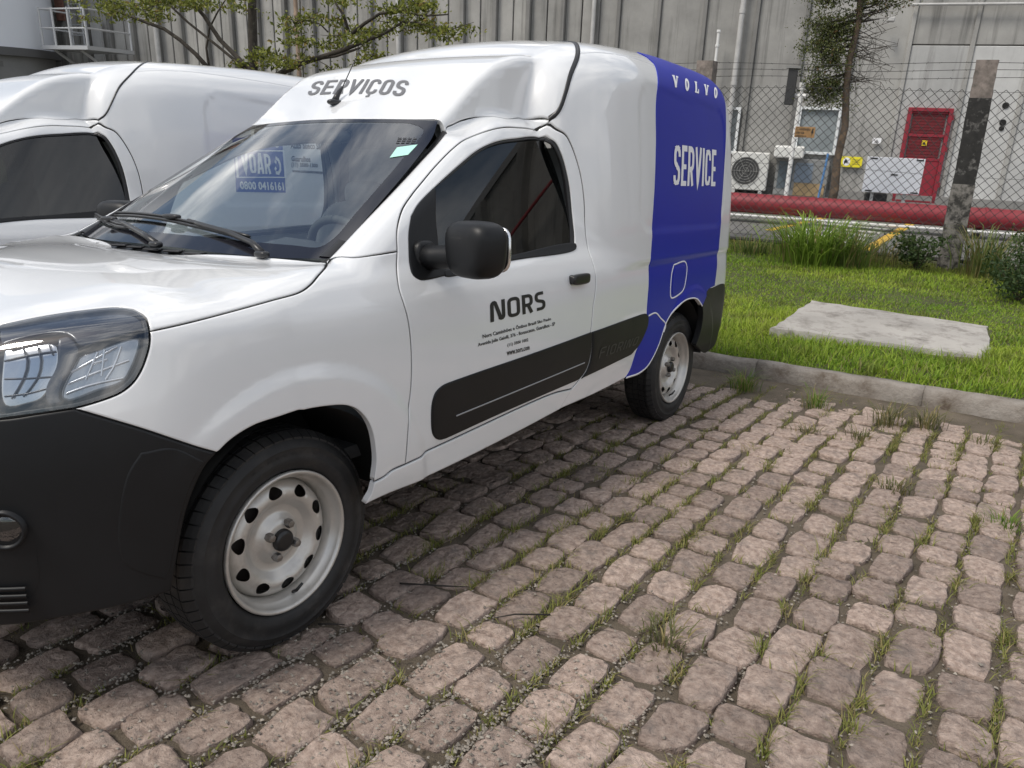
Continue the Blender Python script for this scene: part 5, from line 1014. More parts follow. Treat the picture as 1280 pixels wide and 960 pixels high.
# kerb: worn concrete stones
KERB=mat('weathered_kerb_concrete',(.27,.245,.215),.92,var=.25,vscale=5,bump=1.,bscale=40,bdist=.012,base2=(.40,.37,.33),dirt=((.10,.075,.054),5.0,.36,.70),detail=10,coord='World')
kerb=empty('kerb'); kerb.matrix_world=PM; tag(kerb,'worn concrete kerb between cobbles and grass',kind='structure')
rs=np.random.default_rng(41); y0=-7.
while y0<9:
    ln=rs.uniform(.85,1.1); nn=14; prof=[(-4.05,-.09),(-4.045,.02),(-4.058,.085),(-4.075,.105),(-4.13,.112),(-4.185,.106),(-4.20,.02)]; V=[];Fc=[]
    for i in range(nn+1):
        yy=y0+.0015+(ln-.003)*i/nn
        for q,(a,b) in enumerate(prof): V.append((a+.065*np.clip(yy-.9,-2.,3.)+.012*fbm(yy,q,2.7)+.01*rs.normal()*.5,yy,b+.010*fbm(yy,q*.5,3.3,5.)*(b>.05)))
    w=len(prof)
    for i in range(nn):
        for q in range(w-1): Fc.append((i*w+q,i*w+q+1,(i+1)*w+q+1,(i+1)*w+q))
    Fc.append(tuple(range(w))); Fc.append(tuple(nn*w+q for q in range(w))[::-1])
    m_=MB(); m_.add(V,Fc); m_.build('kerb_stone',KERB,kerb,True); y0+=ln
# verge: height blends from the kerb (sloping with the lot) to the level fence line
def verge_z(x,y):
    zk=float(np.array([-4.2,y,.088])@PR[2]+PT[2]); t=np.clip((-4.2-x)/4.4,0,1); t=t*t*(3-2*t)
    return zk*(1-t)+.17*t+.025*fbm(x,y,.9,9.)+.012*fbm(x,y,3.1,4.)
gx=np.linspace(-9.6,-4.17,60); gy=np.concatenate([[-30,-12,-7],np.linspace(-4,5,90),[9,30]]); V=[(a+.065*float(np.clip(b-.9,-2.,3.))*max(0,(a+9.6)/5.43)**3,b,verge_z(a,b)) for a in gx for b in gy]; n=len(gy)
Fc=np.array([(i*n+j,(i+1)*n+j,(i+1)*n+j+1,i*n+j+1) for i in range(len(gx)-1) for j in range(n-1)])
verge=link('grass_verge',npmesh('grass_verge',np.array(V),Fc,True),mat('verge_earth',(.05,.048,.022),.95,var=.4,vscale=3,base2=(.075,.085,.028),bump=.8,bscale=60,bdist=.01)); tag(verge,'mown grass verge between the kerb and the fence',kind='structure')
rs=np.random.default_rng(51); N=190000; X=rs.uniform(-9.3,-4.16,N); Y=rs.uniform(-3.4,4.2,N)
X=X+.065*np.clip(Y-.9,-2.,3.)*np.maximum(0,(X+9.6)/5.43)**3; dist=np.hypot(X-1.15,Y-2.2); keep=rs.random(N)<np.clip((7.2/dist)**1.2,.25,1)
inslab=(X>-6.0)&(X<-4.93+.0)&(Y>.62)&(Y<2.02); keep&=~inslab
ang=Y-2.2-(X-1.15)*(.92-2.2)/(-4.2-1.15); keep&=ang>-2.2     # nothing shows behind the near van
X,Y=X[keep],Y[keep]; n=len(X); nf=np.array([fbm(a,b,.8,2.) for a,b in zip(X,Y)]); nf2=np.array([fbm(a,b,3.2,12.) for a,b in zip(X,Y)])
Z=np.array([verge_z(a,b) for a,b in zip(X,Y)])-.004
fe=np.clip((-X-8.2)/.9,0,1)
H=np.clip(rs.normal(.045,.014,n)*(1+.45*nf+.35*nf2),.014,.16); front=((X>-5.1)&(X<-4.2)); H=np.where(front,H*1.6,H); H=H*(1-.35*((X<-5.9)&(X>-7.6)))
t=np.clip(.5+.55*nf+.25*rs.normal(size=n),0,1)[:,None]; C=np.array([(.145,.27,.022)])*(1-t)+np.array([(.40,.49,.065)])*t
bare=np.clip(nf2*1.6+nf*.5+fe*1.5-.25,0,1)[:,None]; C=C*(1-.55*bare)+np.array([(.13,.11,.05)])*.55*bare
dm=rs.random(n)<.07; C[dm]=np.array((.28,.25,.11))*rs.uniform(.7,1.1,(dm.sum(),1))
o=blades('verge_grass',np.stack([X,Y,Z],-1),H,rs.uniform(.0022,.0048,n),rs.uniform(.2,1.3,n),C,GRASS,seed=8); tag(o,'bright green grass covering the verge behind the kerb','grass')
# concrete slab sunk in the grass
SLAB=mat('weathered_slab_concrete',(.37,.35,.32),.9,var=.2,vscale=3,bump=.8,bscale=55,bdist=.006,dirt=((.13,.115,.10),6,.47,.72),detail=10)
m_=MB(); cs_=[(-6.02,.60),(-6.06,1.985),(-5.10,2.07),(-4.86,.59)]; rs=np.random.default_rng(61); top=[]
for i in range(4):
    a=np.array(cs_[i]);b=np.array(cs_[(i+1)%4])
    for q in range(12):
        t=q/12; p=a*(1-t)+b*t; top.append(p+rs.normal(0,.006,2))
top=np.array(top); c=top.mean(0); V=[];n=len(top)
for rr,z in ((1.,-.12),(1.,.002),(.992,.012),(.55,.014)): V+= [(*(c+(p-c)*rr),.165+z+rs.normal(0,.0016)-.02*(p[0]+5.3)) for p in top]
V.append((*c,.180)); Fc=[(i*n+k,i*n+(k+1)%n,(i+1)*n+(k+1)%n,(i+1)*n+k) for i in range(3) for k in range(n)]+[(3*n+k,3*n+(k+1)%n,4*n) for k in range(n)]
m_.add(V,Fc); sl_=m_.build('concrete_slab',SLAB,None,False,angle=40); tag(sl_,'flat weathered concrete slab lying in the grass','slab')
# tufts: each one a plant
def tuft(x,y,z,nb,h,spread,lean,a,b,label,seed,group=None,M=None,dry=.15,wd=(.002,.005),name='grass_tuft',cat='grass tuft'):
    rs=np.random.default_rng(seed); q=rs.normal(0,spread,(nb,2)); ro=np.concatenate([np.array([x,y])+q,np.full((nb,1),z)],1)
    hh=h*rs.uniform(.35,1.,nb); az=np.arctan2(q[:,1],q[:,0])+rs.normal(0,.7,nb); w=rs.uniform(*wd,nb); le=lean*rs.uniform(.2,1.2,nb)*hh
    V=[];P=[]
    for s_,wf,lf,zf in ((0,.8,0,0),(.35,1.,.14,.40),(.7,.7,.48,.74),(1.,0,1.,.92)):
        c=ro+np.stack([np.cos(az)*le*lf,np.sin(az)*le*lf,hh*zf*(1-.35*lf*np.minimum(1,lean))],-1); pv=np.stack([-np.sin(az)*w*wf,np.cos(az)*w*wf,0*w],-1)
        P+= [c+pv,c-pv] if wf>0 else [c]
    V=np.stack(P,1).reshape(-1,3); bb=np.arange(nb)*7; T=np.concatenate([np.stack(t_,-1) for t_ in ((bb,bb+1,bb+3),(bb,bb+3,bb+2),(bb+2,bb+3,bb+5),(bb+2,bb+5,bb+4),(bb+4,bb+5,bb+6))])
    o=link(name,npmesh(name,V,T.astype(np.int32),True,cols=np.repeat(grass_cols(nb,a,b,seed+1,dry),7,0)),GRASS,M=M); return tag(o,label,cat,group)
G1,G2=(.08,.15,.025),(.22,.30,.06); D1,D2=(.10,.11,.045),(.20,.20,.09)
for i,(x,y,h,nb,lb) in enumerate(((-3.66,.80,.22,150,'spreading green grass tuft at the kerb beside the rear wheel'),(-3.55,1.27,.20,90,'upright green tuft against the kerb, below the slab'),(-3.42,1.69,.22,90,'thin dry tuft by the kerb, left one of a close pair'),(-3.52,1.88,.22,100,'thin dry tuft by the kerb, right one of a close pair'),(-3.35,2.17,.12,50,'low dark weed on the sandy strip at the right edge of the cobbles'),(-2.97,1.37,.10,60,'low dry tuft between cobbles, nearest in front of the sandy strip'),(-3.05,1.62,.11,60,'small dry tuft on the sandy strip below the close pair'),(-2.2,2.33,.10,90,'green tuft in the joint at the far right of the cobbles'),(-2.35,1.90,.09,90,'bushy tuft in a cobble joint left of the far right one'),(-.62,1.57,.10,80,'pale bent grass tuft among the large front cobbles'))):
    tuft(x,y,-.012,nb,h,.035,.9,*( (G1,G2) if i in (0,1,7) else (D1,D2)),lb,200+i,'grass tufts standing among the cobbles',PM,.25,(.0012,.003))
vz=lambda a,b: verge_z(a,b)-.01
tuft(-8.25,.02,vz(-8.25,.02),520,.92,.20,1.0,(.09,.17,.02),(.27,.38,.06),'large fountain of tall grass in front of the fence',300,'clumps along the fence',dry=.08,wd=(.004,.009))
tuft(-8.35,.42,vz(-8.35,.42),240,.75,.14,.9,(.07,.13,.03),(.18,.24,.06),'thinner tall grass at the right side of the big clump',301,'clumps along the fence',dry=.2,wd=(.003,.007))
tuft(-8.75,1.72,vz(-8.75,1.72),230,.85,.12,.7,(.08,.13,.03),(.22,.25,.08),'tall grass just right of the fence post',302,'clumps along the fence',dry=.25,wd=(.003,.007))
tuft(-8.45,-.75,vz(-8.45,-.75),200,.35,.15,.8,(.07,.11,.03),(.15,.19,.06),'low grass clump beside the rear of the van at the fence',303,'clumps along the fence',dry=.2,wd=(.003,.006))
tuft(-8.9,.75,vz(-8.9,.75),160,.45,.22,.8,D1,D2,'dry thin weeds left of the fence post',304,'clumps along the fence',dry=.5,wd=(.002,.005))
# leafy weeds and shrubs
LEAF=mat('leaves',(1,1,1),.5,tint=True,spec=.3); translucent(LEAF,.3)
def leaf_cloud(pts,size,seed,cols,flat=.4):
    rs=np.random.default_rng(seed); n=len(pts); P=np.asarray(pts); a=rs.normal(size=(n,3)); a/=np.linalg.norm(a,axis=1,keepdims=True); b=np.cross(a,rs.normal(size=(n,3))+[0,0,.01]); b/=np.linalg.norm(b,axis=1,keepdims=True)
    L_=size*rs.uniform(.6,1.3,(n,1)); Wd=L_*flat; nn=np.cross(a,b)*L_*.12
    V=np.stack([P-a*L_*.5,P+b*Wd*.5+nn,P+a*L_*.5,P-b*Wd*.5+nn],1).reshape(-1,3); q=np.arange(n)*4; T=np.concatenate([np.stack([q,q+1,q+2],-1),np.stack([q,q+2,q+3],-1)])
    return V,T.astype(np.int32),np.repeat(cols,4,0)
def shrub(x,y,z,rx,rz,nl,size,label,seed,ca,cb,group):
    rs=np.random.default_rng(seed); t=empty('shrub',loc=(x,y,z)); tag(t,label,'shrub',group); pts=[];m_=MB()
    for k in range(11):
        a=rs.uniform(0,6.28); l=rs.uniform(.5,1.); tip=np.array([math.cos(a)*rx*l*.9,math.sin(a)*rx*l*.9,rz*rs.uniform(.5,1.)]); m_.tube([(0,0,0),tip*.5+[0,0,.05],tip],[.006,.004,.002],5)
        for _ in range(nl//11): s_=rs.uniform(.35,1.05); pts.append(tip*s_+rs.normal(0,rx*.20,3)*[1,1,.7])
    tag(m_.build('stem',mat('stem_bark',(.06,.05,.03),.9),t),kind='stuff'); P=np.array(pts); P[:,2]=np.abs(P[:,2]); V,T,C=leaf_cloud(P,size,seed,grass_cols(len(P),ca,cb,seed,0),.5); link('foliage',npmesh('foliage',V,T,False,cols=C),LEAF,t)
shrub(-8.55,1.10,vz(-8.55,1.10),.28,.42,900,.05,'dark leafy weed at the foot of the fence post, left of it',310,(.025,.05,.015),(.07,.11,.03),'low shrubs along the fence')
shrub(-7.55,2.12,vz(-7.55,2.12),.36,.50,1300,.045,'dark green shrub with small leaves at the right edge of the verge',311,(.02,.045,.012),(.06,.095,.03),'low shrubs along the fence')
shrub(-8.1,2.15,vz(-8.1,2.15),.25,.75,500,.05,'taller sparse shrub behind the dark one at the right edge',312,(.03,.06,.015),(.09,.13,.04),'low shrubs along the fence')
TREEPTS=[["spreading_tree","tree with a straight dark trunk and leafy branches reaching left above the left van",6.0,[[[[-9.445,-11.343,1.709],[-9.45,-11.322,2.376],[-9.462,-11.278,2.881],[-9.474,-11.235,3.583],[-9.482,-11.206,4.128]],0.1,0.075],[[[-9.475,-11.232,2.157],[-9.376,-11.6,2.518],[-9.262,-12.023,2.878],[-9.175,-12.345,3.31],[-9.099,-12.628,3.597],[-9.041,-12.844,3.813]],0.055,0.03],[[[-9.473,-11.238,2.084],[-9.397,-11.522,2.373],[-9.258,-12.038,2.732],[-9.071,-12.733,3.196],[-8.908,-13.336,3.676]],0.035,0.02],[[[-9.172,-12.358,2.36],[-9.103,-12.613,2.609],[-9.009,-12.963,2.873],[-8.912,-13.321,3.079],[-8.786,-13.79,3.212],[-8.694,-14.13,3.317],[-8.581,-14.552,3.439]],0.05,0.02],[[[-9.18,-12.325,2.316],[-9.172,-12.355,2.73],[-9.203,-12.24,3.094],[-9.261,-12.025,3.379],[-9.332,-11.761,3.658]],0.025,0.012],[[[-9.482,-11.206,4.128],[-9.382,-11.506,6.5],[-9.282,-12.006,9.5]],0.08,0.03],[[[-9.431999999999999,-11.405999999999999,6.0],[-8.982,-12.606,7.6],[-8.882,-13.606,8.6]],0.05,0.02],[[[-9.382,-11.506,6.8],[-9.681999999999999,-10.206,8.8],[-9.482,-9.405999999999999,10.6]],0.05,0.02]],[[[-8.639,-14.335,3.541],0.6,0.22,420],[[-8.752,-13.915,3.434],0.6,0.22,520],[[-8.874,-13.462,3.46],0.5,0.22,420],[[-8.937,-13.228,3.343],0.4,0.15,220],[[-9.016,-12.935,3.543],0.4,0.2,260],[[-9.13,-12.511,3.482],0.4,0.2,260],[[-8.858,-13.522,3.722],0.8,0.2,400],[[-9.216,-12.193,3.522],0.3,0.15,120],[[-9.398,-11.516,3.418],0.3,0.15,100],[[-8.519,-14.78,3.53],0.25,0.1,90],[[-9.374,-11.607,2.445],0.3,0.12,80],[[-9.181999999999999,-13.006,8.4],1.5,0.9,1500],[[-9.282,-11.806,10.0],1.8,1.2,1700],[[-9.482,-10.006,10.4],1.4,1.0,900]]],["spreading_tree","low open tree with scattered leaf sprays behind the near van roof",6.6,[[[[-9.119,-10.246,2.213],[-9.245,-9.779,2.427],[-9.37,-9.314,2.541],[-9.501,-8.828,2.679],[-9.607,-8.434,2.812],[-9.711,-8.048,2.942],[-9.792,-7.746,3.095]],0.06,0.02],[[[-9.198,-9.952,2.315],[-9.303,-9.56,2.498],[-9.457,-8.992,2.571],[-9.585,-8.514,2.707]],0.04,0.02],[[[-9.545,-8.662,2.941],[-9.609,-8.425,3.096],[-9.692,-8.117,3.26],[-9.793,-7.743,3.295],[-9.911,-7.304,3.218],[-10.027,-6.874,3.241]],0.035,0.012],[[[-9.529,-8.723,2.967],[-9.506,-8.807,3.225],[-9.467,-8.954,3.418],[-9.448,-9.023,3.609]],0.03,0.012],[[[-9.792,-7.745,3.12],[-9.872,-7.451,3.119],[-9.969,-7.088,3.032],[-10.008,-6.943,2.907]],0.02,0.01],[[[-9.419,-9.132,2.966],[-9.378,-9.285,3.097],[-9.292,-9.603,3.163],[-9.256,-9.736,3.098]],0.015,0.008]],[[[-9.314,-9.521,3.176],0.35,0.12,140],[[-9.256,-9.736,3.098],0.15,0.1,50],[[-9.505,-8.812,3.096],0.3,0.15,150],[[-9.545,-8.665,2.863],0.5,0.2,330],[[-9.608,-8.431,2.903],0.4,0.15,200],[[-9.309,-9.541,2.833],0.35,0.12,130],[[-9.395,-9.222,2.768],0.35,0.15,150],[[-9.124,-10.225,2.49],0.4,0.15,180],[[-9.191,-9.978,2.425],0.4,0.12,160],[[-9.412,-9.157,2.463],0.4,0.12,150],[[-9.058,-10.472,2.583],0.3,0.1,80],[[-9.733,-7.965,3.347],0.45,0.2,240],[[-9.793,-7.743,3.283],0.4,0.15,180],[[-9.872,-7.45,3.281],0.35,0.15,130],[[-9.812,-7.672,3.069],0.35,0.15,150],[[-9.93,-7.232,3.366],0.2,0.1,60],[[-10.008,-6.943,2.97],0.2,0.12,80],[[-9.969,-7.088,3.069],0.25,0.1,70],[[-9.591,-8.491,3.414],0.3,0.12,90],[[-9.667,-8.209,2.58],0.3,0.1,60]]]]
# ------------------------------------------------------------------ yard, road and markings behind the fence
def sheet(name,pts,z,material,label=None,kind='structure',cat=None):
    me=npmesh(name,np.array([(a,b,z) for a,b in pts]),[tuple(range(len(pts)))],False); o=link(name,me,material); return tag(o,label,cat,kind=kind)
sheet('ground',[(-700,-700),(700,-700),(700,700),(-700,700)],-2.6,mat('far_ground',(.16,.155,.14),.95,var=.2,vscale=.02),'bare ground stretching to the horizon')
ASPH=mat('worn_asphalt',(.13,.128,.122),.9,var=.25,vscale=1.2,bump=.5,bscale=120,bdist=.004,dirt=((.22,.205,.18),2.2,.5,.8))
sheet('yard_road',[(-9.55,-60),(-9.55,60),(-70,60),(-70,-60)],.15,ASPH,'grey asphalt yard road between the fence and the warehouse')
WP_=mat('road_white_paint',(.62,.61,.58),.8,dirt=((.25,.24,.22),14,.45,.7)); YP=mat('road_yellow_paint',(.58,.36,.045),.8,dirt=((.22,.18,.10),12,.50,.75))
for i,xx in enumerate(np.arange(-10.35,-13.4,-.52)):
    o=sheet('crossing_stripe',[(xx,-.95),(xx,.10+.0*i),(xx-.26,.10),(xx-.26,-.95)],.154,WP_,'white stripe of the road crossing behind the fence',kind='structure')
o=sheet('yellow_line',[(-9.9,.22),(-14.2,.19),(-14.2,.335),(-9.9,.365)],.154,YP,'yellow line painted on the yard road')
o=sheet('yellow_line',[(-10.9,-1.35),(-13.4,-1.15),(-13.4,-1.02),(-10.9,-1.22)],.154,YP,'shorter yellow line at the left of the road crossing')
# ------------------------------------------------------------------ warehouse wall frame
WO=np.array([-18.71,-.01,0.]); WT=np.array([-.26,.9656,0.]); WN=np.array([.9656,.26,0.])
WM=Matrix([[WT[0],WN[0],0,WO[0]],[WT[1],WN[1],0,WO[1]],[0,0,1,0],[0,0,0,1]])     # (s, off, h) -> world
# note: (s, off, h) is a left-handed triple, so boxes are recalculated outward when built
def streaky(name,base,base2,zs=.22,dirt=(.06,.06,.055),lo=.52,hi=.85):
    m=mat(name,base,.88,var=.1,base2=base2,vscale=1.6,bump=.5,bscale=30,bdist=.006,detail=8); t=m.node_tree; b=t.nodes['Principled BSDF']; Lk=t.links.new
    src=[l for l in t.links if l.to_socket==b.inputs['Base Color']][0].from_socket
    tc_=t.nodes.new('ShaderNodeTexCoord'); mp_=t.nodes.new('ShaderNodeMapping'); mp_.inputs['Scale'].default_value=(5,5,zs); n=t.nodes.new('ShaderNodeTexNoise'); n.inputs['Scale'].default_value=1.4; n.inputs['Detail'].default_value=9; n.inputs['Roughness'].default_value=.65
    mr=t.nodes.new('ShaderNodeMapRange'); mr.inputs['From Min'].default_value=lo; mr.inputs['From Max'].default_value=hi; mu=t.nodes.new('ShaderNodeMixRGB'); mu.inputs[2].default_value=(*dirt,1)
    Lk(tc_.outputs['Object'],mp_.inputs['Vector']); Lk(mp_.outputs['Vector'],n.inputs['Vector']); Lk(n.outputs['Fac'],mr.inputs['Value']); Lk(mr.outputs['Result'],mu.inputs['Fac']); Lk(src,mu.inputs[1]); Lk(mu.outputs['Color'],b.inputs['Base Color'])
    oi=t.nodes.new('ShaderNodeObjectInfo'); hs=t.nodes.new('ShaderNodeHueSaturation'); m2=t.nodes.new('ShaderNodeMapRange'); m2.inputs['To Min'].default_value=.86; m2.inputs['To Max'].default_value=1.14; Lk(oi.outputs['Random'],m2.inputs['Value']); Lk(m2.outputs['Result'],hs.inputs['Value']); Lk(mu.outputs['Color'],hs.inputs['Color']); Lk(hs.outputs['Color'],b.inputs['Base Color'])
    return m
CON=streaky('precast_concrete',(.27,.265,.25),(.39,.383,.36)); RIB=streaky('rib_concrete_shaded',(.17,.167,.158),(.25,.245,.232)); CONL=streaky('painted_concrete',(.38,.38,.37),(.50,.50,.485),.35,(.17,.165,.155),.55,.9)  # ribs darker than the panels: shade of the fins put into the colour
wh=empty('warehouse'); wh.matrix_world=Matrix(WM) if False else Matrix.Identity(4); tag(wh,'long grey precast concrete warehouse with vertical ribs','warehouse')
def wp(s,o,h): return WO+WT*s+WN*o+np.array([0,0,h])
def wbox(mb,s0,s1,o0,o1,h0,h1,bev=0.):
    c=wp((s0+s1)/2,(o0+o1)/2,(h0+h1)/2); R_=Matrix([[WT[0],WN[0],0],[WT[1],WN[1],0],[0,0,1]]); R_.col[0]=-R_.col[0]; return mb.box(c,(abs(s1-s0),abs(o1-o0),abs(h1-h0)),R_,bev)
HT=9.4; rs=np.random.default_rng(71)
ribs=[-33.2+.872*i for i in range(30)]; ribs=[r_ for r_ in ribs if r_<-7.8]+[-7.41,-6.46,-5.41,-4.26,-3.20,-2.15,-1.06,.14,1.25,2.4]+[3.6+1.2*i for i in range(18)]
slabs={}
for a,b in zip(ribs[:-1],ribs[1:]):
    right=a>-8
    parts_=[(.1,HT)] if a<-1.2 else [(.1,3.38),(3.40,HT)]
    for h0,h1 in parts_:
        m_=MB(); ma=CONL if (a>-1.2 and h0<1) else CON
        if right: wbox(m_,a+.03,b-.03,-.25,0,h0,h1,.012)
        else:
            mid=(a+b)/2+.02; wbox(m_,a+.06,mid-.012,-.25,0,h0,h1,.010)
        m_.build('wall_panel',ma,wh)
        if not right:
            m_=MB(); wbox(m_,mid+.012,b-.06,-.25,-.02,h0,h1,.010); m_.build('wall_panel',ma,wh)
for r_ in ribs:
    m_=MB()
    if r_<-8: wbox(m_,r_-.055,r_+.055,-.25,.13,.1,HT-.003,.01)
    elif r_<3: wbox(m_,r_-.06,r_+.028,-.25,.05 if r_>-1.5 else .07,.1,HT-.003,.01)
    else: wbox(m_,r_-.10,r_+.10,-.25,.22,.1,HT-.003,.01)
    m_.build('rib',RIB if r_<-1.5 or r_>2.6 else CON,wh)
m_=MB(); wbox(m_,-34,25,-9,-.26,.1,HT-.02); m_.build('wall_core',mat('dark_joint',(.05,.05,.048),.9),wh)
m_=MB(); wbox(m_,-34,25,-9,.10,HT,HT+.25); m_.build('roof_edge',mat('roof_flashing',(.30,.30,.30),.6),wh)
m_=MB(); wbox(m_,-34,25,0.002,.10,.1,.30); m_.build('plinth',RIB,wh)
# holes in the painted panel
for h_ in (2.23,1.89,1.77):
    m_=MB(); c=wp(.98+.02*(h_<2),.012,h_); m_.tube([c-WN*.02,c+WN*.006],.065 if h_!=1.77 else .05,14); m_.build('wall_hole',DARK,wh)
def thing(name,label,cat,group=None): o=empty(name); return tag(o,label,cat,group)
LGP=mat('pale_grey_pipe',(.46,.455,.44),.5,var=.15,vscale=5)
for s_,h0,h1,rr,lb in ((-4.60,.1,HT,.06,'pale drain pipe running up the warehouse wall, right of the near van'),(-8.0,2.0,HT,.05,'pale drain pipe on the ribbed wall above the near van roof'),(-20.95,.1,HT,.075,'pale drain pipe on the ribbed wall above the left van'),(-13.15,.1,HT,.06,'pale vertical pipe on the wall behind the branches'),(-16.2,.1,HT,.055,'rusty stained vertical pipe beside the dark tree trunk')):
    m_=MB(); m_.tube([wp(s_,.16,h0),wp(s_,.16,h1)],rr,12)
    for h_ in np.arange(h0+.9,h1,1.5): m_.tube([wp(s_,.16,h_),wp(s_,.16,h_+.09)],rr*1.18,12)
    o=m_.build('drain_pipe',mat('rusty_pipe',(.30,.22,.16),.7,var=.4,vscale=4) if s_==-16.2 else LGP,None,angle=40); tag(o,lb,'pipe','pipes on the warehouse wall')
m_=MB(); m_.tube([wp(-5.05,.30,2.2),wp(-5.05,.30,3.62)],.032,8); 
for h_ in (2.6,2.95,3.3,3.6): m_.tube([wp(-5.05,.30,h_),wp(-5.05,.30,h_+.05)],.048,8)
tag(m_.build('vent_pipe',mat('white_pipe',(.72,.72,.70),.45),None),'short white pipe with collars above the blue van corner','pipe')
m_=MB(); m_.tube([wp(-1.2,.16,4.15),wp(12,.16,4.15)],.028,8); cd=m_.build('conduit',LGP,None); tag(cd,'thin horizontal conduit high on the painted wall','pipe')
t=thing('wall_lamp','small lamp hanging below the conduit beside the tree','lamp'); m_=MB(); m_.tube([wp(-1.55,.30,4.15),wp(-1.55,.30,3.90)],.012,6); m_.build('stem',LGP,t); m_=MB(); wbox(m_,-1.63,-1.47,.22,.38,3.80,3.90,.02); m_.build('lamp_shade',LGP,t)
m_=MB(); m_.tube([wp(5.0,.5,7.0),wp(24,.5,7.6)],.065,10); tag(m_.build('fire_pipe',mat('pipe_red_paint',(.30,.018,.022),.42,var=.12,vscale=3,coat=.2),None),'red pipe along the upper wall beyond the right edge','pipe')
# red door
RED=mat('door_red_paint',(.27,.02,.035),.5,var=.12,vscale=3); RED2=mat('mesh_red_dark',(.16,.014,.020),.6,var=.2,vscale=8)
t=thing('metal_door','red metal double panel door with mesh windows in the warehouse wall','door')
m_=MB(); 
for s0,s1,h0,h1 in ((-.86,-.78,.14,2.14),(-.06,.02,.14,2.14),(-.78,-.06,2.06,2.14),(-.78,-.06,.14,.20)): wbox(m_,s0,s1,.005,.10,h0,h1,.008)
m_.build('door_frame',RED,t)
m_=MB(); wbox(m_,-.78,-.06,.01,.05,.20,1.04,.006); m_.build('lower_panel',RED,t)
for h0,h1 in ((1.10,1.54),(1.60,2.02)):
    m_=MB(); wbox(m_,-.74,-.10,.01,.035,h0,h1); m_.build('mesh_panel',RED2,t)
    for k in range(7):
        m_=MB(); hh=h0+(h1-h0)*(k+.5)/7; wbox(m_,-.74,-.10,.035,.045,hh-.010,hh+.010); m_.build('louvre_slat',RED2,t)
for h_ in (1.04,1.54,2.02): 
    m_=MB(); wbox(m_,-.78,-.06,.01,.06,h_,h_+.06 if h_<2 else h_+.04,.005); m_.build('cross_rail',RED,t)
for h_ in (.55,1.30,1.95): m_=MB(); m_.tube([wp(.035,.08,h_-.05),wp(.035,.08,h_+.05)],.018,8); m_.build('hinge',RED,t)
# yellow sign plates
YS=mat('sign_yellow',(.72,.52,.02),.5); BK=mat('sign_black',(.015,.015,.015),.6)
t=thing('warning_sign','small yellow triangle warning plate on the red door','sign'); m_=MB(); wbox(m_,-.47,-.37,.062,.068,1.36,1.47); m_.build('plate',YS,t); m_=MB(); c=[wp(-.42+a,.072,1.41+b) for a,b in ((0,.035),(-.035,-.03),(.035,-.03))]; m_.add(c,[(0,1,2)]); m_.build('emblem',BK,t)
t=thing('warning_sign','yellow warning sign with white pictogram disc on the grey wall','sign'); m_=MB(); wbox(m_,-2.05,-1.60,.075,.085,.83,1.06,.004); m_.build('plate',mat('sign_bright_yellow',(.80,.70,.03),.5),t)
m_=MB(); c0=wp(-1.93,.089,.95); m_.add([c0+WT*.078*math.cos(a)+np.array([0,0,.092*math.sin(a)]) for a in np.linspace(0,6.28,17)[:-1]],[tuple(range(16))]); m_.build('disc',WHITEV,t)
m_=MB(); m_.add([wp(-1.95+a,.093,.95+b) for a,b in ((0,.06),(.03,.03),(.05,-.06),(.015,-.02),(-.02,-.06),(-.035,.0))],[tuple(range(6))]); m_.build('emblem',BK,t)
for k in range(3): m_=MB(); wbox(m_,-1.82,-1.65,.086,.089,.90+.045*k,.912+.045*k); m_.build('print_line',mat('sign_print',(.25,.20,.05),.6),t)
t=thing('notice_plate','small white notice plate on the wall left of the red door','sign'); m_=MB(); wbox(m_,-1.47,-1.29,.075,.085,1.36,1.48,.003); m_.build('plate',WHITEV,t); m_=MB(); c=[wp(-1.38+a,.089,1.415+b) for a,b in ((0,.04),(-.05,-.035),(.05,-.035))]; m_.add(c,[(0,1,2)]); m_.build('emblem',mat('sign_grey',(.25,.25,.25),.6),t)
# windows
def window(s0,s1,h0,h1,label):
    t=thing('window',label,'window','white framed windows in the warehouse wall'); m_=MB()
    for a,b,c,d_ in ((s0,s0+.06,h0,h1),(s1-.06,s1,h0,h1),(s0+.06,s1-.06,h1-.06,h1),(s0+.06,s1-.06,h0,h0+.06)): wbox(m_,a,b,.005,.11,c,d_,.006)
    m_.build('frame',mat('window_white',(.70,.72,.72),.5),t)
    m_=MB(); wbox(m_,s0+.06,s1-.06,.02,.03,h0+.06,h1-.06); m_.build('pane',mat('window_pane',(.24,.27,.28),.12,spec=.8,var=.15,vscale=2),t)
    return t
window(-3.10,-2.20,1.07,2.09,'white framed square window above the metal cabinet, behind the tree trunk'); window(-4.80,-4.37,1.0,2.03,'white framed window mostly hidden behind the van corner')
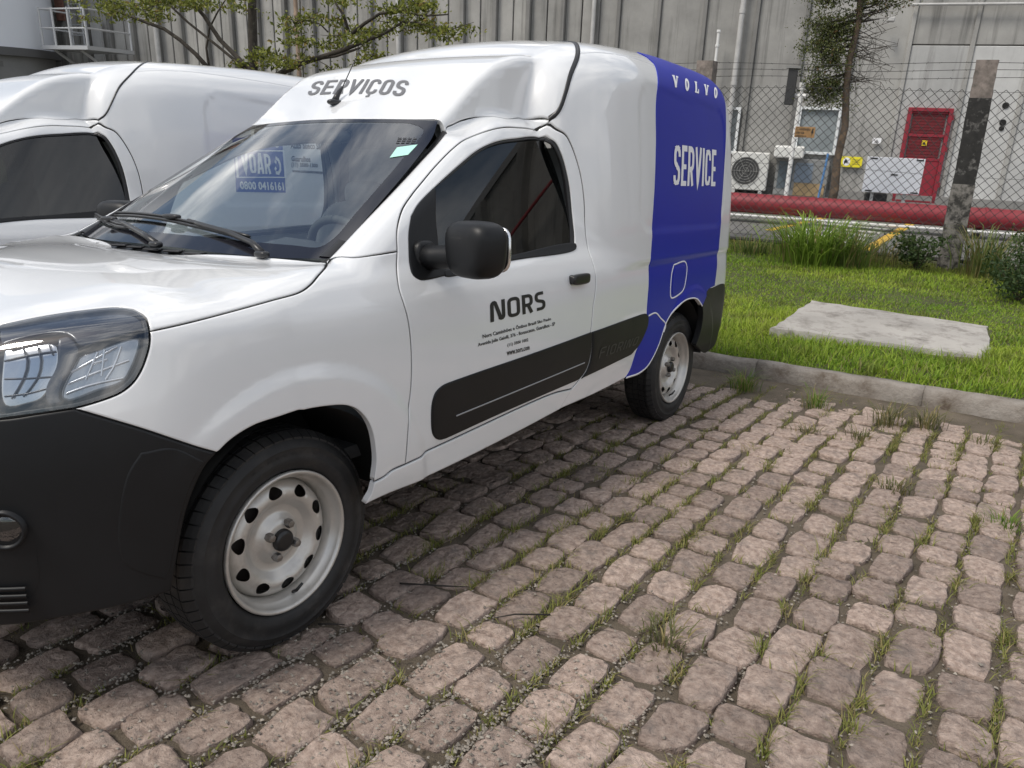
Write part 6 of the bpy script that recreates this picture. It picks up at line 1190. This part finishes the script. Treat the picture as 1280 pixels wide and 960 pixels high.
# air conditioner
t=thing('air_conditioner','white outdoor air conditioner unit with round fan grille beside the wall','air conditioner'); ACW=mat('ac_white',(.62,.62,.59),.5,var=.08,vscale=4)
m_=MB(); wbox(m_,-4.42,-3.58,.10,.48,.22,1.06,.02); m_.build('casing',ACW,t); c=wp(-4.08,.485,.65)
m_=MB(); ang=np.linspace(0,2*math.pi,29)[:-1]; m_.add([c+WT*.30*math.cos(a)+np.array([0,0,.30*math.sin(a)]) for a in ang],[tuple(range(28))]); m_.build('fan_opening',mat('fan_dark',(.07,.07,.07),.7),t)
for rr in (.07,.13,.19,.25,.305): m_=MB(); m_.tube([c+WN*.018+WT*rr*math.cos(a)+np.array([0,0,rr*math.sin(a)]) for a in np.linspace(0,2*math.pi,33)],.007,5,False); m_.build('grille_ring',mat('grille_grey',(.22,.22,.21),.6),t)
for k in range(6): a=k*math.pi/3; m_=MB(); m_.tube([c+WN*.02,c+WN*.02+WT*.30*math.cos(a)+np.array([0,0,.30*math.sin(a)])],.006,5); m_.build('grille_spoke',mat('grille_grey'),t)
for s_ in (-4.3,-3.7): m_=MB(); wbox(m_,s_-.04,s_+.04,.1,.5,.14,.22); m_.build('foot',LGP,t)
# metal cabinet with bluish doors and a plywood sheet, white hood above
t=thing('wall_cabinet','grey wall cabinet with bluish panels below the white hood','cabinet')
m_=MB(); wbox(m_,-3.42,-2.28,.005,.30,.15,.96,.01); m_.build('carcass',mat('cabinet_grey',(.26,.265,.26),.5,var=.1,vscale=3),t)
m_=MB(); wbox(m_,-3.36,-3.04,.302,.312,.30,.90); m_.build('glass_panel',mat('blue_grey_panel',(.13,.16,.18),.25),t); m_=MB(); wbox(m_,-3.0,-2.62,.302,.312,.45,.88); m_.build('glass_panel',mat('blue_panel',(.22,.27,.33),.3),t); m_=MB(); wbox(m_,-2.98,-2.32,.314,.33,.16,.44); m_.build('plywood_sheet',mat('plywood',(.36,.26,.14),.8,var=.2,vscale=4),t)
m_=MB(); wbox(m_,-3.50,-2.86,.05,.75,.98,1.24,.03); tag(m_.build('hood',mat('hood_white',(.66,.66,.63),.45,var=.1,vscale=4),None),'white box hood on the wall above the grey cabinet','box')
# white board on legs in front of the wall
t=thing('panel_board','white panel board with black corner clips standing before the red door','board')
m_=MB(); wbox(m_,-1.66,-.60,2.0,2.06,.45,1.14,.006); m_.build('panel',mat('board_white',(.84,.85,.88),.35,var=.05,vscale=2),t)
for s_,h_ in ((-1.60,1.10),(-.76,1.10),(-1.60,.47),(-.76,.47),(-1.18,.80)): m_=MB(); wbox(m_,s_,s_+.13,2.062,2.072,h_,h_+.024); m_.build('clip',BK,t)
for s_ in (-1.45,-.85): m_=MB(); wbox(m_,s_-.03,s_+.03,1.95,2.0,.15,.9); m_.build('leg',LGP,t)
m_=MB(); wbox(m_,-1.56,-1.15,1.6,1.9,.15,.42,.02); tag(m_.build('equipment_box',mat('dark_metal',(.03,.03,.03),.5),None),'small dark box on the ground under the white board','box')
m_=MB(); m_.tube([wp(-2.42,.6,.15),wp(-2.36,.6,1.12)],.025,8); tag(m_.build('blue_pipe',mat('blue_pipe',(.10,.24,.48),.45),None),'thin upright blue pipe left of the tree trunk','pipe')
# yard pole: white pole with arms; the dark box is a capped steel post
t=thing('yard_pole','white pole with arms and a dark capped post top behind the fence','lamp'); P0=wp(-3.10,4.2,0); m_=MB(); m_.tube([P0+[0,0,.15],P0+[0,0,2.30]],.04,10); m_.tube([P0+[0,-.10,2.18],P0+[0,.10,2.18]],.04,8); m_.tube([P0+[0,0,2.28],P0+[0,0,2.40]],.055,8); m_.build('pole',mat('white_pipe'),t); m_=MB(); wbox(m_,-3.36,-3.20,4.15,4.30,2.02,2.62,.01); m_.build('post_head',mat('dark_metal'),t); m_=MB(); wbox(m_,-3.40,-3.16,4.12,4.33,2.625,2.66); m_.build('cap',mat('grille_grey'),t)
# big red pipe along the yard on low stands, thin white pipe under it
PD_=np.array([-.27,.963,0]); Pp=np.array([-12.25,0,.45]); RP=mat('pipe_red_gloss',(.20,.017,.025),.5,var=.12,vscale=2.5,dirt=((.19,.05,.047),3,.5,.85))
t=thing('red_pipe','large red fire water pipe running along the yard behind the fence','pipe'); m_=MB(); m_.tube([Pp+PD_*a for a in np.linspace(-16,16,33)],.155,28); m_.build('pipe',RP,t,angle=50)
for a in (-12,-6.5,-1.0,1.45,7): m_=MB(); m_.tube([Pp+PD_*(a-.02),Pp+PD_*(a+.02)],.166,24); m_.build('flange',RP,t,angle=50)
for a in (-12.5,-6.2,1.38,6.5): m_=MB(); c=Pp+PD_*a; m_.box((c[0],c[1],.225),(.10,.10,.15)); m_.build('stand',mat('rusty_iron'),t)
m_=MB(); m_.tube([Pp+PD_*a+[.10,0,-.19] for a in np.linspace(-16,16,17)],.022,8); tag(m_.build('white_pipe',mat('white_pipe'),None),'thin white pipe running just below the big red one','pipe')
# ------------------------------------------------------------------ tank, platform, ladder at the far left
t=thing('storage_tank','large white storage tank at the top left corner','tank'); c=wp(-25.62,2.35,0); TW=mat('tank_white',(.72,.75,.80),.45,var=.04,vscale=.5)
m_=MB(); m_.tube([c+[0,0,2.95],c+[0,0,9.]],2.2,64); m_.build('shell',TW,t,angle=40); m_=MB(); m_.tube([c+[0,0,2.74],c+[0,0,2.95]],2.28,64); m_.build('base_ring',mat('dark_ring',(.10,.10,.10),.7),t,angle=40); m_=MB(); m_.tube([c+[0,0,-.5],c+[0,0,2.74]],2.1,48); m_.build('support_drum',mat('drum_grey',(.22,.22,.215),.8,var=.15,vscale=1),t,angle=40)
m_=MB(); q=c+WN*1.55+WT*1.45; m_.box((q[0],q[1],3.10),(.30,.30,.16)); m_.build('hatch_box',LGP,t)
GM=mat('galvanised_steel',(.48,.49,.50),.45,metal=.3); sa,sb=-23.15,-21.5
t=thing('access_platform','galvanised platform with railing beside the white tank','platform'); m_=MB(); wbox(m_,sa,sb,.5,2.15,2.96,3.06); m_.build('deck',GM,t)
for s_ in (sa+.03,sa+.5,sa+1.05,sb-.03): m_=MB(); m_.tube([wp(s_,2.1,3.06),wp(s_,2.1,4.02)],.03,8); m_.build('post',GM,t)
for s_ in (sa+.03,sb-.03): m_=MB(); m_.tube([wp(s_,.55,3.06),wp(s_,.55,4.02)],.03,8); m_.build('post',GM,t)
for h_ in (3.5,3.98): 
    m_=MB(); m_.tube([wp(sa+.03,.55,h_),wp(sa+.03,2.1,h_),wp(sb-.03,2.1,h_),wp(sb-.03,.55,h_)],.024,6); m_.build('rail',GM,t)
for s_ in (sa+.3,sb-.4): m_=MB(); m_.tube([wp(s_,2.0,2.96),wp(s_,.1,1.9)],.04,6); m_.build('bracket',GM,t)
t=thing('ladder','tall steel ladder rising from the platform beside the tank','ladder')
for s_ in (-23.85,-23.42): m_=MB(); m_.tube([wp(s_,.4,3.0),wp(s_,.4,HT)],.03,6); m_.build('stile',GM,t)
for h_ in np.arange(3.2,HT,.28): m_=MB(); m_.tube([wp(-23.85,.4,h_),wp(-23.42,.4,h_)],.018,6); m_.build('rung',GM,t)
m_=MB(); wbox(m_,-24.6,-24.3,.14,.20,3.9,HT); tag(m_.build('brick_strip',mat('brick_red',(.20,.10,.075),.9,var=.3,vscale=9),None),'narrow strip of reddish brickwork behind the platform railing','brickwork')
m_=MB(); wbox(m_,-23.32,-22.95,.14,.20,.1,3.85); tag(m_.build('pale_pillar',CONL,None),'pale concrete pillar beside the platform','pillar')
t=thing('shed','low shed with a dark roof edge below the white tank','shed'); m_=MB(); wbox(m_,-28.5,-22.9,3.6,6.5,2.42,2.56); m_.build('roof',mat('shed_roof',(.13,.13,.125),.8),t); m_=MB(); wbox(m_,-28.5,-23.1,3.8,6.3,.1,2.40); m_.build('wall',mat('shed_wall',(.30,.30,.29),.9,var=.1,vscale=1),t)
# ------------------------------------------------------------------ fence
FA=np.array([-9.05,-1.2,0]); FT=np.array([-.0650,.9979,0]); FN=np.array([.9979,.0650,0])
def fp(s,o,h): return FA+FT*s+FN*o+np.array([0,0,h])
fence=thing('chain_link_fence','chain link fence with barbed wire on top along the verge','fence')
WIRE=mat('dark_galvanised_wire',(.05,.05,.048),.6,metal=.3)
# neighbouring wires zigzag in opposite phase so that they hook into diamonds
def diamonds(s0,s1,h0,h1,pw=.106,r_=.0048):
    V=[];T=[]; n=int(round((h1-h0)/(pw/2))); tri=np.array([(0,1),(.87,-.5),(-.87,-.5)])*r_; k=0; s=s0
    while s<s1:
        base=len(V)
        for i in range(n+1):
            left=(i+k)%2==0; p=fp(s+(-pw/4 if left else pw/4)+.006*math.sin(i*.31+s*1.7),(.004 if left else -.004)+.012*math.sin(s*1.1+i*.12),h0+i*pw/2+.012*math.sin(s*1.9))
            for a,b in tri: V.append(p+FT*a+FN*b)
        for i in range(n):
            for q in range(3): a=base+i*3+q; b=base+i*3+(q+1)%3; T+= [(a,b,b+3),(a,b+3,a+3)]
        s+=pw/2; k+=1
    return np.array(V),np.array(T,dtype=np.int32)
V,T=diamonds(-2.6,7.5,.27,2.13); tag(link('wire_mesh',npmesh('wire_mesh',V,T,False),WIRE,fence),kind='stuff')
for h_ in (2.10,1.2,.30):
    m_=MB(); m_.tube([fp(s_,0,h_+.012*math.sin(s_*1.9)) for s_ in np.linspace(-2.6,7.5,60)],.0028,4,False); m_.build('tension_wire',WIRE,fence)
m_=MB(); m_.tube([fp(s_,0,.235+.01*math.sin(s_*3)) for s_ in np.linspace(-2.6,7.5,40)],.022,6); m_.build('bottom_rail',mat('dark_rail',(.03,.028,.026),.8),fence)
rs=np.random.default_rng(81)
for h_,o_ in ((2.225,.03),(2.30,.07),(2.37,.11)):
    m_=MB(); P=[fp(s_,o_,h_+.012*math.sin(s_*2.3+h_*9)) for s_ in np.linspace(-2.6,7.5,70)]; m_.tube(P,.0038,4,False)
    for s_ in np.arange(-2.5,7.4,.13):
        c=fp(s_,o_,h_+.012*math.sin(s_*2.3+h_*9)); dv=rs.normal(size=3); dv/=np.linalg.norm(dv); m_.tube([c-dv*.016,c+dv*.016],.0022,3,False)
    m_.build('barbed_wire',WIRE,fence)
CPOST=mat('mottled_post_concrete',(.25,.232,.212),.9,var=.35,vscale=9,bump=1.,bscale=30,bdist=.01,dirt=((.035,.033,.030),9,.40,.56),detail=10); PBLK=mat('tarred_post',(.018,.017,.016),.8,var=.5,vscale=12,bump=.8,bscale=40,bdist=.006,dirt=((.22,.21,.20),9,.55,.72)); PTOP=mat('post_top_concrete',(.22,.185,.165),.9,var=.3,vscale=12,bump=.8,bscale=40,bdist=.006,dirt=((.09,.08,.07),9,.45,.7))
def post(s,lean,label):
    t=thing('fence_post',label,'fence post','concrete fence posts'); M_=None; b=fp(s,.12,.0)
    def seg(h0,h1,w,nm,ma):
        m_=MB(); n=7; V=[];Fc=[]; rs=np.random.default_rng(int(h0*100)+int(s*10)+99)
        for i in range(n+1):
            h=h0+(h1-h0)*i/n; c=b+FT*lean*h+np.array([0,0,h])
            for a,q in ((-1,-1),(0,-1.03),(1,-1),(1.03,0),(1,1),(0,1.03),(-1,1),(-1.03,0)): V.append(c+FT*a*w/2*(1+rs.normal(0,.02))+FN*q*w/2*(1+rs.normal(0,.02)))
        for i in range(n):
            for q in range(8): Fc.append((i*8+q,i*8+(q+1)%8,(i+1)*8+(q+1)%8,(i+1)*8+q))
        Fc.append(tuple(range(8))[::-1]); Fc.append(tuple(n*8+q for q in range(8))); m_.add(V,Fc); m_.build(nm,ma,t,True,angle=50)
    seg(.05,1.12,.225,'lower_shaft',CPOST); seg(1.12,2.02,.215,'tarred_shaft',PBLK); seg(2.02,2.40,.205,'bare_top',PTOP)
    return t
post(2.55,-.022,'mottled concrete fence post with tarred middle at the right'); post(-.52,-.02,'fence post whose top shows just above the van rear corner'); post(5.9,-.02,'fence post beyond the right edge of the photo')
t=thing('warning_sign','brown electric fence warning plate hanging on the fence','sign'); c=fp(.715,.03,1.60); m_=MB(); R_=Matrix([[FT[0],FN[0],0],[FT[1],FN[1],0],[0,0,1]]); R_.col[0]=-R_.col[0]
m_.box(c,(.235,.008,.125),R_,.002); m_.build('plate',mat('sign_brown',(.30,.17,.07),.7,var=.25,vscale=20),t)
for k,(s_,w_,hh) in enumerate((('Cuidado',.17,.036),('cerca',.10,.026),('elétrica',.13,.026))):
    V,Fc=font_word(s_,.015); h0=1.615-.036*k+(.004 if k==0 else 0); V=np.array([fp(.715-.105+a*w_,.0355,h0+b*hh) for a,b in V]); link('lettering',npmesh('lettering',V,Fc,False),BK,t)
V=[fp(.80+a,.0355,1.60+b) for a,b in ((.0,.045),(.018,.045),(.008,.01),(.022,.01),(-.008,-.05),(.0,-.008),(-.012,-.008))]; link('emblem',npmesh('emblem',np.array(V),[tuple(range(7))],False),BK,t)
# ------------------------------------------------------------------ trees
BARK=mat('dark_bark',(.045,.038,.030),.95,var=.4,vscale=10,bump=1.,bscale=40,bdist=.012,dirt=((.16,.15,.12),7,.58,.75)); BARK2=mat('flaky_bark',(.10,.075,.055),.95,var=.4,vscale=9,bump=1.,bscale=25,bdist=.02,dirt=((.22,.15,.09),5,.5,.7))
def branch(m_,p,q,r0,r1,rs,sag=.05,n=5):
    p=np.array(p);q=np.array(q); P=[]
    for i in range(n+1):
        t=i/n; P.append(p*(1-t)+q*t+rs.normal(0,np.linalg.norm(q-p)*.022,3)*(0<i<n)+np.array([0,0,-sag*math.sin(math.pi*t)*np.linalg.norm(q-p)]))
    m_.tube(P,[r0+(r1-r0)*i/n for i in range(n+1)],7); return P
# right tree: flaky trunk in front of the wall, dense small leaved crown hanging to the left, bare twigs on the right
rs=np.random.default_rng(91); t=thing('slim_tree','dark leaved tree with flaky trunk between the fence and the wall','tree'); OT=4.0
def tw(s,h,o=0): return wp(s,OT+o,h)
m_=MB(); trunk=[tw(-2.30,.1),tw(-2.27,.6),tw(-2.31,1.1),tw(-2.27,1.7),tw(-2.36,2.35),tw(-2.38,2.8),tw(-2.33,3.4),tw(-2.42,4.2),tw(-2.5,5.2)]; m_.tube(trunk,[.085,.078,.07,.062,.06,.056,.052,.046,.035],10); m_.build('trunk',BARK2,t,True)
m_=MB(); lp=[];lw=[]
def add_leaves(P,n,sp,rs,lst):
    P=np.array(P)
    for _ in range(n): i=rs.integers(len(P)); lst.append(P[i]+rs.normal(0,sp,3)*[1,1,.8])
for k in range(34):
    h0=rs.uniform(2.30,4.6); base=tw(-2.36,h0); L_=rs.uniform(.35,.80)*(1. if h0<3.2 else 1.1); a=rs.uniform(-.5,.5)
    tip=tw(-2.36-L_*math.cos(a),h0-rs.uniform(-.05,.35),L_*math.sin(a)); P=branch(m_,base,tip,.020,.006,rs,.02); add_leaves(P[2:],190,.11,rs,lp)
    for q in range(3): b=np.array(P[rs.integers(2,5)]); tt=b+rs.normal(0,.2,3); P2=branch(m_,b,tt,.007,.003,rs,0,3); add_leaves(P2[1:],60,.08,rs,lp)
for k in range(14):
    h0=rs.uniform(3.3,4.6); base=tw(-2.36,h0); L_=rs.uniform(.3,.85); tip=tw(-2.36+L_,h0+rs.uniform(.0,.4),rs.uniform(-.3,.3)); P=branch(m_,base,tip,.018,.005,rs,.0); 
    if h0>3.45: add_leaves(P[2:],200,.10,rs,lw)
for k in range(34):
    h0=rs.uniform(2.3,3.6); base=tw(-2.34,h0); L_=rs.uniform(.25,.7); tip=tw(-2.34+L_,h0+rs.uniform(-.35,.2),rs.uniform(-.3,.3)); P=branch(m_,base,tip,.007,.0025,rs,.0,4)
    for q in range(3): b=np.array(P[rs.integers(1,5)]); branch(m_,b,b+rs.normal(0,.14,3),.004,.002,rs,0,3)
tag(m_.build('branches',BARK,t,True),kind='stuff')
A=np.array(lp); V,T,C=leaf_cloud(A,.055,92,grass_cols(len(A),(.05,.07,.022),(.15,.165,.055),93,.04,(.16,.10,.04)),.42); link('crown',npmesh('crown',V,T,False,cols=C),LEAF,t)
A=np.array(lw); V,T,C=leaf_cloud(A,.055,94,grass_cols(len(A),(.05,.07,.02),(.13,.14,.05),95,.15,(.20,.12,.05)),.42); link('crown',npmesh('crown',V,T,False,cols=C),LEAF,t)
# left trees: one straight dark trunk and open spreading branches with flat leaf sprays
rs=np.random.default_rng(101)
TREES=TREEPTS
for nm,lb,dist,segs_,sprays in TREES:
    t=thing('spreading_tree',lb,'tree','trees before the ribbed wall behind the vans'); m_=MB(); lp=[]
    for pts,r0,r1 in segs_:
        P=[np.array(p) for p in pts]; m_.tube(P,list(np.linspace(r0,r1,len(P))),8)
    m_.build('trunk',BARK,t,True); m_=MB()
    for c,rx,rz,n in sprays:
        c=np.array(c); k=0
        for q in range(max(3,n//80)):
            p=c+WT*rs.normal(0,rx*.6)+WN*rs.normal(0,.35)+np.array([0,0,rs.normal(0,rz*.5)]); branch(m_,p,p+WT*rs.normal(0,.22)+np.array([0,0,rs.normal(0.03,.08)]),.010,.004,rs,0,3)
            for _ in range(52): lp.append(p+WT*rs.normal(0,.15)+WN*rs.normal(0,.13)+np.array([0,0,rs.normal(0,.05)]))
    tag(m_.build('twigs',BARK,t,True),kind='stuff'); A=np.array(lp); V,T,C=leaf_cloud(A,.095,rs.integers(9999),grass_cols(len(A),(.06,.08,.014),(.27,.29,.055),rs.integers(9999),.06,(.26,.20,.06)),.45); link('crown',npmesh('crown',V,T,False,cols=C),LEAF,t)
